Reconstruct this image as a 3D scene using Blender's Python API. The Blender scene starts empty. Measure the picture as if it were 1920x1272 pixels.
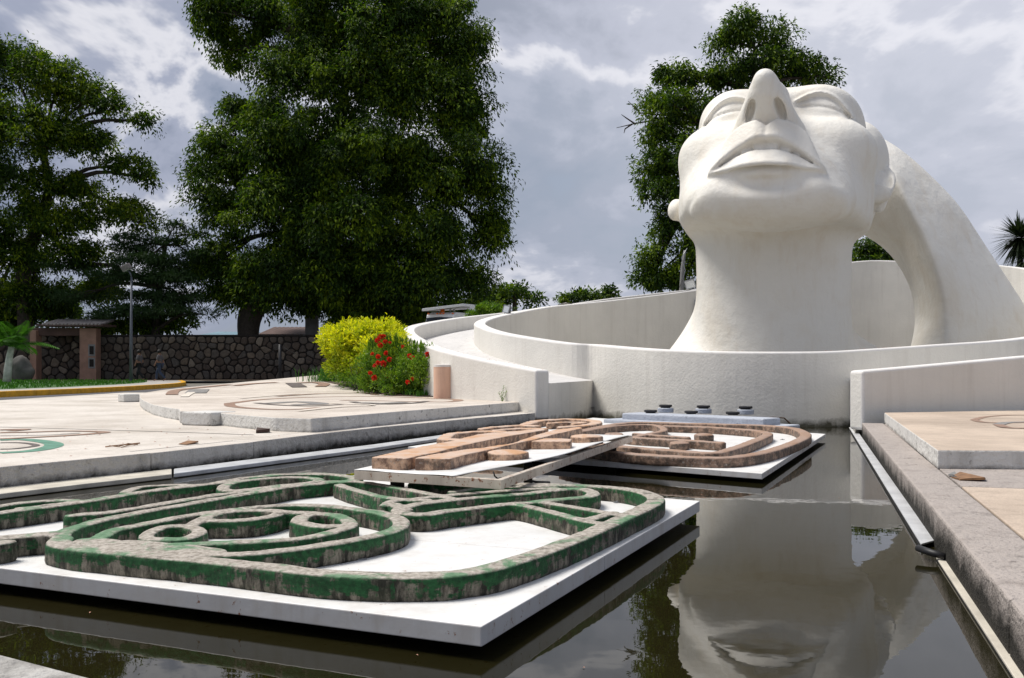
import bpy, bmesh, math, random, time
import numpy as np
from math import radians, sin, cos, pi, atan2, sqrt, degrees
from mathutils import Vector, Matrix, noise
random.seed(7)
T0 = time.time()
# ------------------------------------------------------------ camera, world, sun, exposure
FPX, CXP, HYP, CZ = 1790.0, 960.0, 690.0, 1.1      # focal length in pixels of the 1920 photo, centre, horizon, eye height
SC = bpy.context.scene
cam_d = bpy.data.cameras.new('camera')
cam_d.sensor_width = 36.0
cam_d.lens = 36.0 * FPX / 1920.0
cam_d.shift_y = (HYP - 636.0) / 1920.0
cam_d.clip_start = 0.05
cam_d.clip_end = 6000
cam = bpy.data.objects.new('camera', cam_d)
SC.collection.objects.link(cam)
cam.location = (0, 0, CZ)
cam.rotation_euler = (radians(90), 0, 0)
SC.camera = cam
SUN_EL, SUN_AZ = 62.0, -72.0        # azimuth measured from the view direction (+Y) towards the right (+X)
WORLD_STRENGTH = 0.08
SUN_STRENGTH = 2.75
EXPOSURE = 0.70
SC.view_settings.view_transform = 'Standard'
SC.view_settings.look = 'None'
SC.view_settings.exposure = EXPOSURE
SC.view_settings.gamma = 1.0
SC.cycles.max_bounces = 6
SC.cycles.diffuse_bounces = 3
SC.cycles.glossy_bounces = 3
SC.cycles.transparent_max_bounces = 8
SC.cycles.use_denoising = True


def nd(nt, typ, **kw):
    n = nt.nodes.new(typ)
    for k, v in kw.items():
        if k.startswith('i_'):
            n.inputs[int(k[2:])].default_value = v
        else:
            setattr(n, k, v)
    return n


def mathn(nt, op, a, b=None, clamp=False):
    n = nt.nodes.new('ShaderNodeMath'); n.operation = op; n.use_clamp = clamp
    for i, v in enumerate((a, b)):
        if v is None: continue
        if isinstance(v, (int, float)): n.inputs[i].default_value = v
        else: nt.links.new(v, n.inputs[i])
    return n.outputs[0]


def ramp(nt, fac, stops, interp='LINEAR'):
    r = nt.nodes.new('ShaderNodeValToRGB'); cr = r.color_ramp; cr.interpolation = interp
    while len(cr.elements) < len(stops): cr.elements.new(0.5)
    for e, (p, c) in zip(cr.elements, stops):
        e.position = p
        e.color = (c, c, c, 1) if isinstance(c, (int, float)) else (c[0], c[1], c[2], 1)
    nt.links.new(fac, r.inputs[0])
    return r.outputs[0]


def mixc(nt, fac, a, b, mode='MIX'):
    m = nt.nodes.new('ShaderNodeMix'); m.data_type = 'RGBA'; m.blend_type = mode
    for idx, v in ((0, fac), (6, a), (7, b)):
        if isinstance(v, (int, float)): m.inputs[idx].default_value = v
        elif isinstance(v, tuple): m.inputs[idx].default_value = (v[0], v[1], v[2], 1)
        else: nt.links.new(v, m.inputs[idx])
    return m.outputs[2]


def noisen(nt, vec, scale, detail=4, rough=0.55, dist=0.0, dims='3D'):
    n = nt.nodes.new('ShaderNodeTexNoise'); n.noise_dimensions = dims
    n.inputs['Scale'].default_value = scale; n.inputs['Detail'].default_value = detail
    n.inputs['Roughness'].default_value = rough; n.inputs['Distortion'].default_value = dist
    if vec is not None: nt.links.new(vec, n.inputs['Vector'])
    return n.outputs[0]


def make_world():
    w = bpy.data.worlds.new('World'); SC.world = w; w.use_nodes = True
    nt = w.node_tree; nt.nodes.clear()
    out = nd(nt, 'ShaderNodeOutputWorld'); bg = nd(nt, 'ShaderNodeBackground')
    bg.inputs[1].default_value = WORLD_STRENGTH
    sky = nd(nt, 'ShaderNodeTexSky'); sky.sky_type = 'NISHITA'; sky.sun_disc = False
    sky.sun_elevation = radians(SUN_EL); sky.sun_rotation = radians(SUN_AZ)
    tc = nd(nt, 'ShaderNodeTexCoord')
    sep = nd(nt, 'ShaderNodeSeparateXYZ'); nt.links.new(tc.outputs['Generated'], sep.inputs[0])
    x, y, z = sep.outputs
    zz = mathn(nt, 'MAXIMUM', z, 0.0)
    den = mathn(nt, 'ADD', zz, 0.42)
    u = mathn(nt, 'DIVIDE', x, den); v = mathn(nt, 'DIVIDE', y, den)
    cb = nd(nt, 'ShaderNodeCombineXYZ'); nt.links.new(u, cb.inputs[0]); nt.links.new(v, cb.inputs[1]); cb.inputs[2].default_value = 3.7
    P = cb.outputs[0]
    n1 = noisen(nt, P, 1.25, 5, 0.52, 0.25)
    n2 = noisen(nt, P, 3.4, 6, 0.58, 0.3)
    s = mathn(nt, 'ADD', mathn(nt, 'MULTIPLY', n1, 0.62), mathn(nt, 'MULTIPLY', n2, 0.38))
    # thin places let the blue of the sky through, thick places are grey, their rims bright
    cloud = ramp(nt, s, [(0.39, (0.95, 1.35, 2.0)), (0.44, (1.4, 1.8, 2.55)), (0.48, (2.5, 2.8, 3.6)), (0.515, (5.9, 5.9, 6.3)),
                         (0.545, (2.7, 2.95, 3.8)), (0.60, (1.2, 1.5, 2.2))], 'EASE')
    cover = ramp(nt, s, [(0.30, 0.72), (0.44, 0.96), (1.0, 1.0)])
    # haze bright towards the veiled sun
    sd = nd(nt, 'ShaderNodeVectorMath', operation='DOT_PRODUCT')
    nt.links.new(tc.outputs['Generated'], sd.inputs[0])
    e, a = radians(20), radians(26)
    sd.inputs[1].default_value = (sin(a) * cos(e), cos(a) * cos(e), sin(e))
    g = mathn(nt, 'POWER', mathn(nt, 'MAXIMUM', sd.outputs['Value'], 0.0), 7.0)
    veil = mixc(nt, mathn(nt, 'MULTIPLY', g, 0.55), cloud, (6.8, 6.85, 7.4))
    hz = ramp(nt, z, [(0.0, 0.55), (0.10, 0.25), (0.30, 0.0)])
    veil = mixc(nt, hz, veil, (3.4, 3.55, 4.4))
    col = mixc(nt, cover, sky.outputs[0], veil)
    nt.links.new(col, bg.inputs[0]); nt.links.new(bg.outputs[0], out.inputs[0])


make_world()
sun_d = bpy.data.lights.new('sun', 'SUN'); sun_d.energy = SUN_STRENGTH; sun_d.angle = radians(28); sun_d.color = (1.0, 0.955, 0.89)
sun = bpy.data.objects.new('sun', sun_d); SC.collection.objects.link(sun)
_e, _a = radians(SUN_EL), radians(SUN_AZ)
sun.rotation_euler = Vector((sin(_a) * cos(_e), cos(_a) * cos(_e), sin(_e))).to_track_quat('Z', 'Y').to_euler()
sun.location = (10, 10, 30)


# ------------------------------------------------------------ helpers
def link(o, parent=None):
    SC.collection.objects.link(o)
    if parent is not None: o.parent = parent
    return o


def tag(o, label=None, cat=None, group=None, kind=None):
    if label: o['label'] = label
    if cat: o['category'] = cat
    if group: o['group'] = group
    if kind: o['kind'] = kind
    return o


def empty(name, loc=(0, 0, 0), rz=0):
    o = bpy.data.objects.new(name, None); o.empty_display_size = 0.2
    o.location = loc; o.rotation_euler = (0, 0, rz)
    return link(o)


def mesh_obj(name, verts, faces, mat, parent=None, smooth=False, world=True):
    """mesh given in world coordinates; stays put under its parent"""
    me = bpy.data.meshes.new(name)
    if isinstance(verts, np.ndarray): verts = verts.tolist()
    me.from_pydata(verts, [], faces)
    if mat is not None: me.materials.append(mat)
    if smooth: me.polygons.foreach_set('use_smooth', [True] * len(me.polygons))
    me.update()
    o = bpy.data.objects.new(name, me)
    link(o, parent)
    if parent is not None and world:
        o.matrix_parent_inverse = pm(parent).inverted()
    return o


def pm(p):
    m = Matrix.LocRotScale(p.location, p.rotation_euler, p.scale)
    if p.parent is not None: m = pm(p.parent) @ p.matrix_parent_inverse @ m
    return m


def mesh_np(name, V, Q, mat, parent=None, smooth=True):
    """fast numpy mesh; Q is (n,4) or (n,3)"""
    me = bpy.data.meshes.new(name)
    k = Q.shape[1]
    me.vertices.add(len(V)); me.vertices.foreach_set('co', np.ascontiguousarray(V, np.float32).ravel())
    me.loops.add(len(Q) * k); me.loops.foreach_set('vertex_index', np.ascontiguousarray(Q, np.int32).ravel())
    me.polygons.add(len(Q)); me.polygons.foreach_set('loop_start', np.arange(0, len(Q) * k, k, dtype=np.int32))
    me.polygons.foreach_set('loop_total', np.full(len(Q), k, np.int32))
    me.polygons.foreach_set('use_smooth', np.full(len(Q), smooth, bool))
    if mat is not None: me.materials.append(mat)
    me.update(calc_edges=True)
    o = bpy.data.objects.new(name, me); link(o, parent)
    if parent is not None: o.matrix_parent_inverse = pm(parent).inverted()
    return o


def at(px, py, z):
    """photo pixel -> point of the place at height z"""
    d = FPX * (CZ - z) / (py - HYP)
    return Vector(((px - CXP) / FPX * d, d, z))


def atY(px, py, Y):
    """photo pixel -> point of the place at distance Y"""
    return Vector(((px - CXP) / FPX * Y, Y, CZ - (py - HYP) / FPX * Y))


def catmull(pts, n=8, closed=False):
    P = [Vector(p) for p in pts]; out = []
    N = len(P)
    rng = N if closed else N - 1
    for i in range(rng):
        if closed: a, b, c, d = P[(i - 1) % N], P[i], P[(i + 1) % N], P[(i + 2) % N]
        else: a, b, c, d = P[max(i - 1, 0)], P[i], P[i + 1], P[min(i + 2, N - 1)]
        for k in range(n):
            t = k / n
            out.append(0.5 * ((2 * b) + (c - a) * t + (2 * a - 5 * b + 4 * c - d) * t * t + (3 * b - a - 3 * c + d) * t ** 3))
    if not closed: out.append(P[-1])
    return out


def add_prism(V, Fs, poly, z0, z1):
    """append a vertical prism on polygon poly (list of (x,y)), z0/z1 numbers or per-vertex lists"""
    n = len(poly); b = len(V)
    z0 = [z0] * n if isinstance(z0, (int, float)) else z0
    z1 = [z1] * n if isinstance(z1, (int, float)) else z1
    area = sum(poly[i][0] * poly[(i + 1) % n][1] - poly[(i + 1) % n][0] * poly[i][1] for i in range(n))
    idx = list(range(n)) if area > 0 else list(range(n - 1, -1, -1))
    for i in idx: V.append((poly[i][0], poly[i][1], z0[i]))
    for i in idx: V.append((poly[i][0], poly[i][1], z1[i]))
    Fs.append(tuple(range(b + n - 1, b - 1, -1))); Fs.append(tuple(range(b + n, b + 2 * n)))
    for i in range(n):
        j = (i + 1) % n
        Fs.append((b + i, b + j, b + n + j, b + n + i))


def prism(name, poly, z0, z1, mat, parent=None, bev=0.0, seg=2):
    V, Fs = [], []
    add_prism(V, Fs, poly, z0, z1)
    o = mesh_obj(name, V, Fs, mat, parent)
    if bev: bevel(o, bev, seg)
    return o


def bevel(o, w, seg=2, angle=35):
    m = o.modifiers.new('bevel', 'BEVEL'); m.width = w; m.segments = seg; m.limit_method = 'ANGLE'; m.angle_limit = radians(angle)
    m.harden_normals = False
    for p in o.data.polygons: p.use_smooth = False
    return o


def box_verts(c, size, rz=0.0, M=None):
    V = []
    for sz in (-1, 1):
        for sx, sy in ((-1, -1), (1, -1), (1, 1), (-1, 1)):
            p = Vector((sx * size[0] / 2, sy * size[1] / 2, sz * size[2] / 2))
            if M is not None: p = M @ p
            elif rz: p = Matrix.Rotation(rz, 3, 'Z') @ p
            V.append(tuple(p + Vector(c)))
    return V, [(3, 2, 1, 0), (4, 5, 6, 7), (0, 1, 5, 4), (1, 2, 6, 5), (2, 3, 7, 6), (3, 0, 4, 7)]


def box(name, c, size, mat, parent=None, rz=0.0, bev=0.0, M=None):
    V, Fs = box_verts(c, size, rz, M)
    o = mesh_obj(name, V, Fs, mat, parent)
    if bev: bevel(o, bev)
    return o


def tube_data(pts, radii, sides=8, cap=True):
    P = [Vector(p) for p in pts]; n = len(P)
    if isinstance(radii, (int, float)): radii = [radii] * n
    V, Fs = [], []
    up = Vector((0, 0, 1)); prev = None
    for i in range(n):
        t = (P[min(i + 1, n - 1)] - P[max(i - 1, 0)]).normalized()
        if prev is None:
            a = t.cross(up)
            if a.length < 1e-3: a = t.cross(Vector((1, 0, 0)))
            a.normalize()
        else:
            a = (prev - t * prev.dot(t))
            if a.length < 1e-5: a = t.orthogonal()
            a.normalize()
        prev = a; b = t.cross(a)
        for k in range(sides):
            w = 2 * pi * k / sides
            V.append(tuple(P[i] + (a * cos(w) + b * sin(w)) * radii[i]))
    for i in range(n - 1):
        for k in range(sides):
            k2 = (k + 1) % sides
            Fs.append((i * sides + k, i * sides + k2, (i + 1) * sides + k2, (i + 1) * sides + k))
    if cap:
        Fs.append(tuple(range(sides - 1, -1, -1))); Fs.append(tuple((n - 1) * sides + k for k in range(sides)))
    return V, Fs


def tube(name, pts, radii, mat, parent=None, sides=8):
    V, Fs = tube_data(pts, radii, sides)
    o = mesh_obj(name, V, Fs, mat, parent, smooth=True)
    return o


def join_data(lst):
    V, Fs = [], []
    for v, f in lst:
        b = len(V); V += v; Fs += [tuple(i + b for i in q) for q in f]
    return V, Fs


def lathe_data(c, prof, n=24):
    V, Fs = [], []
    for r, z in prof:
        for k in range(n):
            a = 2 * pi * k / n
            V.append((c[0] + r * cos(a), c[1] + r * sin(a), c[2] + z))
    for i in range(len(prof) - 1):
        for k in range(n):
            k2 = (k + 1) % n
            Fs.append((i * n + k, i * n + k2, (i + 1) * n + k2, (i + 1) * n + k))
    Fs.append(tuple(range(n - 1, -1, -1))); Fs.append(tuple((len(prof) - 1) * n + k for k in range(n)))
    return V, Fs


# ------------------------------------------------------------ signed distance fields to meshes (naive surface nets)
def sdf_mesh(f, lo, hi, h, slack=1.6, B=8):
    lo = np.array(lo, float); hi = np.array(hi, float)
    nb = np.ceil((hi - lo) / (h * B)).astype(int); n = nb * B + 1
    c = [lo[i] + (np.arange(nb[i]) + 0.5) * B * h for i in range(3)]
    X, Y, Z = np.meshgrid(*c, indexing='ij')
    dc = f(X.ravel(), Y.ravel(), Z.ravel()).reshape(nb)
    act = np.abs(dc) < h * B * 0.866 * slack
    G = np.where(dc > 0, 9.0, -9.0).astype(np.float32)
    G = np.repeat(np.repeat(np.repeat(G, B, 0), B, 1), B, 2)
    G = np.pad(G, ((0, 1),) * 3, mode='edge')
    bi = np.argwhere(act)
    loc = np.arange(B + 1)
    L = np.stack(np.meshgrid(loc, loc, loc, indexing='ij'), -1).reshape(-1, 3)
    for s in range(0, len(bi), 400):
        idx = (bi[s:s + 400, None, :] * B + L[None]).reshape(-1, 3)
        p = lo + idx * h
        G[idx[:, 0], idx[:, 1], idx[:, 2]] = f(p[:, 0], p[:, 1], p[:, 2])
    S = G < 0
    cnt = np.zeros(tuple(np.array(G.shape) - 1), np.int8)
    for dx in (0, 1):
        for dy in (0, 1):
            for dz in (0, 1):
                cnt += S[dx:G.shape[0] - 1 + dx, dy:G.shape[1] - 1 + dy, dz:G.shape[2] - 1 + dz]
    cells = np.argwhere((cnt > 0) & (cnt < 8))
    vid = np.full(cnt.shape, -1, np.int32); vid[cells[:, 0], cells[:, 1], cells[:, 2]] = np.arange(len(cells))
    acc = np.zeros((len(cells), 3)); num = np.zeros(len(cells))
    corners = [(a, b, c_) for a in (0, 1) for b in (0, 1) for c_ in (0, 1)]
    for a in corners:
        for ax in range(3):
            if a[ax] == 1: continue
            b = list(a); b[ax] = 1
            ga = G[cells[:, 0] + a[0], cells[:, 1] + a[1], cells[:, 2] + a[2]]
            gb = G[cells[:, 0] + b[0], cells[:, 1] + b[1], cells[:, 2] + b[2]]
            m = (ga < 0) != (gb < 0)
            t = np.where(m, ga / np.where(m, ga - gb, 1), 0)
            pt = np.tile(np.array(a, float), (len(cells), 1)); pt[:, ax] += t
            acc += np.where(m[:, None], pt, 0); num += m
    V = lo + (cells + acc / num[:, None]) * h
    quads = []
    for ax in range(3):
        sl0 = [slice(None)] * 3; sl1 = [slice(None)] * 3
        sl0[ax] = slice(0, -1); sl1[ax] = slice(1, None)
        d = S[tuple(sl0)] != S[tuple(sl1)]
        e = np.argwhere(d)
        u, w = [(1, 2), (2, 0), (0, 1)][ax]
        ok = (e[:, u] > 0) & (e[:, w] > 0) & (e[:, u] < G.shape[u] - 1) & (e[:, w] < G.shape[w] - 1)
        e = e[ok]
        inside = S[e[:, 0], e[:, 1], e[:, 2]]
        q = []
        for du, dw in ((-1, -1), (0, -1), (0, 0), (-1, 0)):
            c_ = e.copy(); c_[:, u] += du; c_[:, w] += dw
            q.append(vid[c_[:, 0], c_[:, 1], c_[:, 2]])
        q = np.stack(q, 1)
        q = np.where(inside[:, None], q, q[:, ::-1])
        quads.append(q)
    Q = np.concatenate(quads); Q = Q[(Q >= 0).all(1)]
    return V, Q


def smin(a, b, k):
    h = np.clip(0.5 + 0.5 * (b - a) / k, 0, 1)
    return b + (a - b) * h - k * h * (1 - h)


def smax(a, b, k): return -smin(-a, -b, k)


def ell(x, y, z, c, r, rot=None):
    """ellipsoid; rot = 3x3 rows are the axes"""
    p = [x - c[0], y - c[1], z - c[2]]
    if rot is not None: p = [rot[i][0] * p[0] + rot[i][1] * p[1] + rot[i][2] * p[2] for i in range(3)]
    q = [p[i] / r[i] for i in range(3)]
    k0 = np.sqrt(q[0] ** 2 + q[1] ** 2 + q[2] ** 2) + 1e-9
    k1 = np.sqrt((q[0] / r[0]) ** 2 + (q[1] / r[1]) ** 2 + (q[2] / r[2]) ** 2) + 1e-9
    return k0 * (k0 - 1) / k1


def sell(x, y, z, c, r, n):
    """boxier, super-ellipsoid"""
    q = [np.abs(x - c[0]) / r[0], np.abs(y - c[1]) / r[1], np.abs(z - c[2]) / r[2]]
    k = (q[0] ** n + q[1] ** n + q[2] ** n) ** (1.0 / n) + 1e-9
    L = np.sqrt((x - c[0]) ** 2 + (y - c[1]) ** 2 + (z - c[2]) ** 2)
    return L * (1 - 1 / k)


def rcone(x, y, z, a, b, ra, rb):
    a = np.array(a, float); b = np.array(b, float); d = b - a; L = (d * d).sum()
    t = np.clip(((x - a[0]) * d[0] + (y - a[1]) * d[1] + (z - a[2]) * d[2]) / L, 0, 1)
    return np.sqrt((x - a[0] - d[0] * t) ** 2 + (y - a[1] - d[1] * t) ** 2 + (z - a[2] - d[2] * t) ** 2) - (ra + (rb - ra) * t)


def polyl(x, y, z, pts, rad):
    r = None
    if isinstance(rad, (int, float)): rad = [rad] * len(pts)
    for i in range(len(pts) - 1):
        d = rcone(x, y, z, pts[i], pts[i + 1], rad[i], rad[i + 1])
        r = d if r is None else np.minimum(r, d)
    return r
# ------------------------------------------------------------ materials
M = {}


def new_mat(name):
    m = bpy.data.materials.new(name); m.use_nodes = True
    nt = m.node_tree; b = nt.nodes['Principled BSDF']
    M[name] = m
    return m, nt, b


def objc(nt):
    return nd(nt, 'ShaderNodeNewGeometry').outputs['Position']


def bumpn(nt, b, height, strength, dist):
    bp = nd(nt, 'ShaderNodeBump'); bp.inputs['Strength'].default_value = strength; bp.inputs['Distance'].default_value = dist
    nt.links.new(height, bp.inputs['Height']); nt.links.new(bp.outputs[0], b.inputs['Normal'])
    return bp


def scaled(nt, vec, s):
    mp = nd(nt, 'ShaderNodeMapping'); mp.inputs['Scale'].default_value = s
    nt.links.new(vec, mp.inputs[0]); return mp.outputs[0]


def simple(name, col, rough=0.6, metal=0.0, var=0.12, nscale=6.0, bump=0.0, bscale=60.0, spec=0.4):
    m, nt, b = new_mat(name)
    P = objc(nt); n = noisen(nt, P, nscale, 5)
    lo = tuple(c * (1 - var) for c in col); hi = tuple(min(1, c * (1 + var)) for c in col)
    nt.links.new(ramp(nt, n, [(0.3, lo), (0.7, hi)]), b.inputs[0])
    b.inputs['Roughness'].default_value = rough; b.inputs['Metallic'].default_value = metal
    b.inputs['Specular IOR Level'].default_value = spec
    if bump:
        bumpn(nt, b, noisen(nt, P, bscale, 3), bump, 0.01)
    return m


def weathered(name, base, stops_dirt, stucco=0.5, bscale=28.0, bdist=0.02, streak=0.3, algae=None, spots=0.0, rough=0.75, big=0.8):
    """painted masonry: faint blotches, vertical rain streaks, a grime band of irregular outline above the foot, pocked relief"""
    m, nt, b = new_mat(name)
    P = objc(nt)
    n1 = noisen(nt, P, big, 6, 0.6)
    c = ramp(nt, n1, [(0.3, tuple(x * 0.90 for x in base)), (0.65, base)])
    st = noisen(nt, scaled(nt, P, (5.0, 5.0, 0.35)), 1.0, 5, 0.6)
    c = mixc(nt, mathn(nt, 'MULTIPLY', ramp(nt, st, [(0.52, 0.0), (0.72, 1.0)]), streak), c, stops_dirt)
    if spots:
        sp = noisen(nt, P, 9.0, 6, 0.7)
        c = mixc(nt, mathn(nt, 'MULTIPLY', ramp(nt, sp, [(0.60, 0.0), (0.68, 1.0)]), spots), c, tuple(x * 0.35 for x in stops_dirt))
    if algae:
        zlo, zhi, acol = algae
        sep = nd(nt, 'ShaderNodeSeparateXYZ'); nt.links.new(P, sep.inputs[0])
        nz = noisen(nt, P, 4.5, 6, 0.68)
        h = mathn(nt, 'ADD', sep.outputs[2], mathn(nt, 'MULTIPLY', mathn(nt, 'SUBTRACT', nz, 0.5), (zhi - zlo) * 2.2))
        k = nd(nt, 'ShaderNodeMapRange'); k.inputs[1].default_value = zlo; k.inputs[2].default_value = zhi; k.inputs[3].default_value = 1; k.inputs[4].default_value = 0
        nt.links.new(h, k.inputs[0])
        c = mixc(nt, k.outputs[0], c, acol)
    nt.links.new(c, b.inputs[0]); b.inputs['Roughness'].default_value = rough; b.inputs['Specular IOR Level'].default_value = 0.3
    h1 = noisen(nt, P, bscale, 4, 0.6)
    h2 = noisen(nt, P, bscale * 0.12, 4, 0.5)
    bumpn(nt, b, mathn(nt, 'ADD', h1, mathn(nt, 'MULTIPLY', h2, 1.5)), stucco, bdist)
    return m


def mk_mats():
    # the head: smooth plaster, cream where the rain does not reach
    m, nt, b = new_mat('plaster_head')
    P = objc(nt)
    n1 = noisen(nt, P, 0.55, 6, 0.6); n2 = noisen(nt, scaled(nt, P, (2.2, 2.2, 0.5)), 1.0, 6, 0.65)
    c = ramp(nt, n1, [(0.28, (0.74, 0.69, 0.60)), (0.50, (0.80, 0.775, 0.715))])
    c = mixc(nt, mathn(nt, 'MULTIPLY', ramp(nt, n2, [(0.52, 0.0), (0.75, 1.0)]), 0.34), c, (0.62, 0.52, 0.39))
    n3 = noisen(nt, P, 7.0, 8, 0.75)
    c = mixc(nt, mathn(nt, 'MULTIPLY', ramp(nt, n3, [(0.62, 0.0), (0.74, 1.0)]), 0.14), c, (0.40, 0.36, 0.30))
    nt.links.new(c, b.inputs[0]); b.inputs['Roughness'].default_value = 0.62; b.inputs['Specular IOR Level'].default_value = 0.35
    hb = mathn(nt, 'ADD', noisen(nt, P, 1.6, 5, 0.55), mathn(nt, 'MULTIPLY', noisen(nt, P, 14, 4, 0.6), 0.12))
    bumpn(nt, b, hb, 0.55, 0.10)
    weathered('stucco_wall', (0.755, 0.73, 0.675), (0.45, 0.41, 0.36), 0.7, 22, 0.012, 0.22, (0.02, 0.16, (0.10, 0.095, 0.07)), 0.0)
    weathered('stucco_ramp_floor', (0.60, 0.585, 0.57), (0.30, 0.27, 0.25), 0.5, 20, 0.02, 0.3, None, 0.55, big=1.2)
    weathered('wall_cap', (0.76, 0.74, 0.71), (0.5, 0.45, 0.4), 0.3, 30, 0.01, 0.15, None, 0.12)
    weathered('kerb_concrete', (0.54, 0.52, 0.49), (0.16, 0.15, 0.13), 1.0, 16, 0.05, 0.4, (0.03, 0.125, (0.035, 0.033, 0.028)), 0.45, 0.9)
    weathered('slab_edge', (0.66, 0.65, 0.62), (0.2, 0.19, 0.17), 0.9, 20, 0.03, 0.4, (0.20, 0.265, (0.09, 0.08, 0.07)), 0.85, 0.85)
    weathered('kerb_brown', (0.40, 0.355, 0.325), (0.22, 0.18, 0.16), 1.0, 38, 0.022, 0.35, (0.09, 0.22, (0.022, 0.020, 0.016)), 0.6, 0.9)
    weathered('pink_plaster', (0.72, 0.47, 0.345), (0.4, 0.27, 0.2), 0.4, 30, 0.01, 0.25, None, 0.1)
    weathered('fountain_concrete', (0.43, 0.46, 0.52), (0.22, 0.24, 0.28), 0.8, 24, 0.02, 0.4, (0.03, 0.12, (0.12, 0.13, 0.14)), 0.5)
    # terrazzo paving
    for nm, base, d2 in (('paving_beige', (0.64, 0.59, 0.53), (0.47, 0.42, 0.36)), ('slab_beige', (0.64, 0.575, 0.505), (0.46, 0.40, 0.34)),
                         ('paving_right', (0.55, 0.445, 0.35), (0.36, 0.285, 0.22))):
        m, nt, b = new_mat(nm); P = objc(nt)
        n1 = noisen(nt, P, 0.7, 7, 0.62); n2 = noisen(nt, P, 5.0, 6, 0.65); n3 = noisen(nt, P, 90, 2, 0.5)
        c = ramp(nt, n1, [(0.33, d2), (0.60, base)])
        c = mixc(nt, mathn(nt, 'MULTIPLY', ramp(nt, n2, [(0.52, 0.0), (0.70, 1.0)]), 0.35), c, tuple(x * 0.6 for x in d2))
        c = mixc(nt, 0.35, c, mixc(nt, 1.0, c, ramp(nt, n3, [(0.35, 0.55), (0.65, 1.2)]), 'MULTIPLY'))
        nt.links.new(c, b.inputs[0]); b.inputs['Roughness'].default_value = 0.72
        bumpn(nt, b, mathn(nt, 'ADD', n3, mathn(nt, 'MULTIPLY', n2, 1.2)), 0.4, 0.006)
    simple('inlay_dark', (0.12, 0.10, 0.09), 0.6, 0, 0.35, 8, 0.3)
    simple('inlay_brown', (0.27, 0.17, 0.12), 0.6, 0, 0.3, 8, 0.3)
    simple('inlay_grey', (0.22, 0.21, 0.20), 0.6, 0, 0.3, 8, 0.3)
    simple('inlay_pale', (0.66, 0.60, 0.52), 0.6, 0, 0.15, 8, 0.2)
    simple('inlay_green', (0.10, 0.24, 0.17), 0.6, 0, 0.3, 8, 0.3)
    simple('joint_dark', (0.06, 0.055, 0.05), 0.9)
    # white painted sheet metal with rust at the edges
    for nm, base, rst in (('white_sheet', (0.78, 0.775, 0.76), 0.25), ('frame_metal', (0.62, 0.54, 0.45), 1.7), ('edge_paint', (0.60, 0.59, 0.585), 0.9)):
        m, nt, b = new_mat(nm); P = objc(nt)
        n1 = noisen(nt, P, 1.3, 6, 0.6); n2 = noisen(nt, P, 17, 8, 0.72); n3 = noisen(nt, scaled(nt, P, (9, 9, 1.4)), 1.0, 6, 0.6)
        c = ramp(nt, n1, [(0.3, tuple(x * 0.86 for x in base)), (0.62, base)])
        c = mixc(nt, mathn(nt, 'MULTIPLY', ramp(nt, n3, [(0.50, 0.0), (0.72, 1.0)]), 0.12 + 0.3 * rst), c, (0.36, 0.30, 0.24))
        lo = 0.665 - 0.055 * rst
        c = mixc(nt, ramp(nt, n2, [(lo, 0.0), (lo + 0.035, 1.0)]), c, (0.22, 0.075, 0.022))
        c = mixc(nt, mathn(nt, 'MULTIPLY', ramp(nt, noisen(nt, P, 5.0, 7, 0.7), [(0.50, 0.0), (0.66, 1.0)]), 0.22), c, (0.42, 0.36, 0.28))
        nt.links.new(c, b.inputs[0]); b.inputs['Roughness'].default_value = 0.42
        bumpn(nt, b, mathn(nt, 'ADD', n2, n1), 0.25, 0.006)
    # reliefs: green paint flaking off grey mortar; brown and orange stained stone
    m, nt, b = new_mat('relief_green'); P = objc(nt)
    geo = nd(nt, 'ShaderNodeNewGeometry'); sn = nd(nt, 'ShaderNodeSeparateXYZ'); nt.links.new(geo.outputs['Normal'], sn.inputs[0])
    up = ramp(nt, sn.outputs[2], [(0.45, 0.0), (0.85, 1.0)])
    n1 = noisen(nt, P, 2.6, 8, 0.66, 0.6); n2 = mathn(nt, 'ADD', mathn(nt, 'MULTIPLY', noisen(nt, scaled(nt, P, (2.6, 2.6, 11.0)), 1.0, 8, 0.7), 0.6), mathn(nt, 'MULTIPLY', noisen(nt, scaled(nt, P, (14.0, 14.0, 4.0)), 1.0, 6, 0.7), 0.4)); n3 = noisen(nt, P, 34, 5, 0.65)
    paint = mixc(nt, ramp(nt, n3, [(0.35, 0.0), (0.7, 1.0)]), (0.005, 0.032, 0.009), (0.016, 0.112, 0.032))
    n4 = noisen(nt, scaled(nt, P, (22, 22, 7)), 1.0, 7, 0.72)
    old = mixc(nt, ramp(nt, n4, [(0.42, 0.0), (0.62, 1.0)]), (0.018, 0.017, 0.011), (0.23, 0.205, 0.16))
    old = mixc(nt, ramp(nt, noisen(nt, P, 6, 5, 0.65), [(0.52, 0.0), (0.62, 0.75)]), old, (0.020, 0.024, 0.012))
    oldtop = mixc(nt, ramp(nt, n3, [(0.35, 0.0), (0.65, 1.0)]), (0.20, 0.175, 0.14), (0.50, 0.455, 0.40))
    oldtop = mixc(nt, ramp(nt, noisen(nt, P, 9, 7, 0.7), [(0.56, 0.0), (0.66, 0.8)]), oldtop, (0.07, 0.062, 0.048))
    sp = nd(nt, 'ShaderNodeSeparateXYZ'); nt.links.new(P, sp.inputs[0])
    hz_ = mathn(nt, 'MULTIPLY', mathn(nt, 'SUBTRACT', sp.outputs[2], 0.172), 1.15)
    n2 = mathn(nt, 'ADD', n2, hz_)
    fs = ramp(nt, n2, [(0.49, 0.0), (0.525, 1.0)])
    ft = ramp(nt, n1, [(0.53, 0.0), (0.60, 0.8)])
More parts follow.
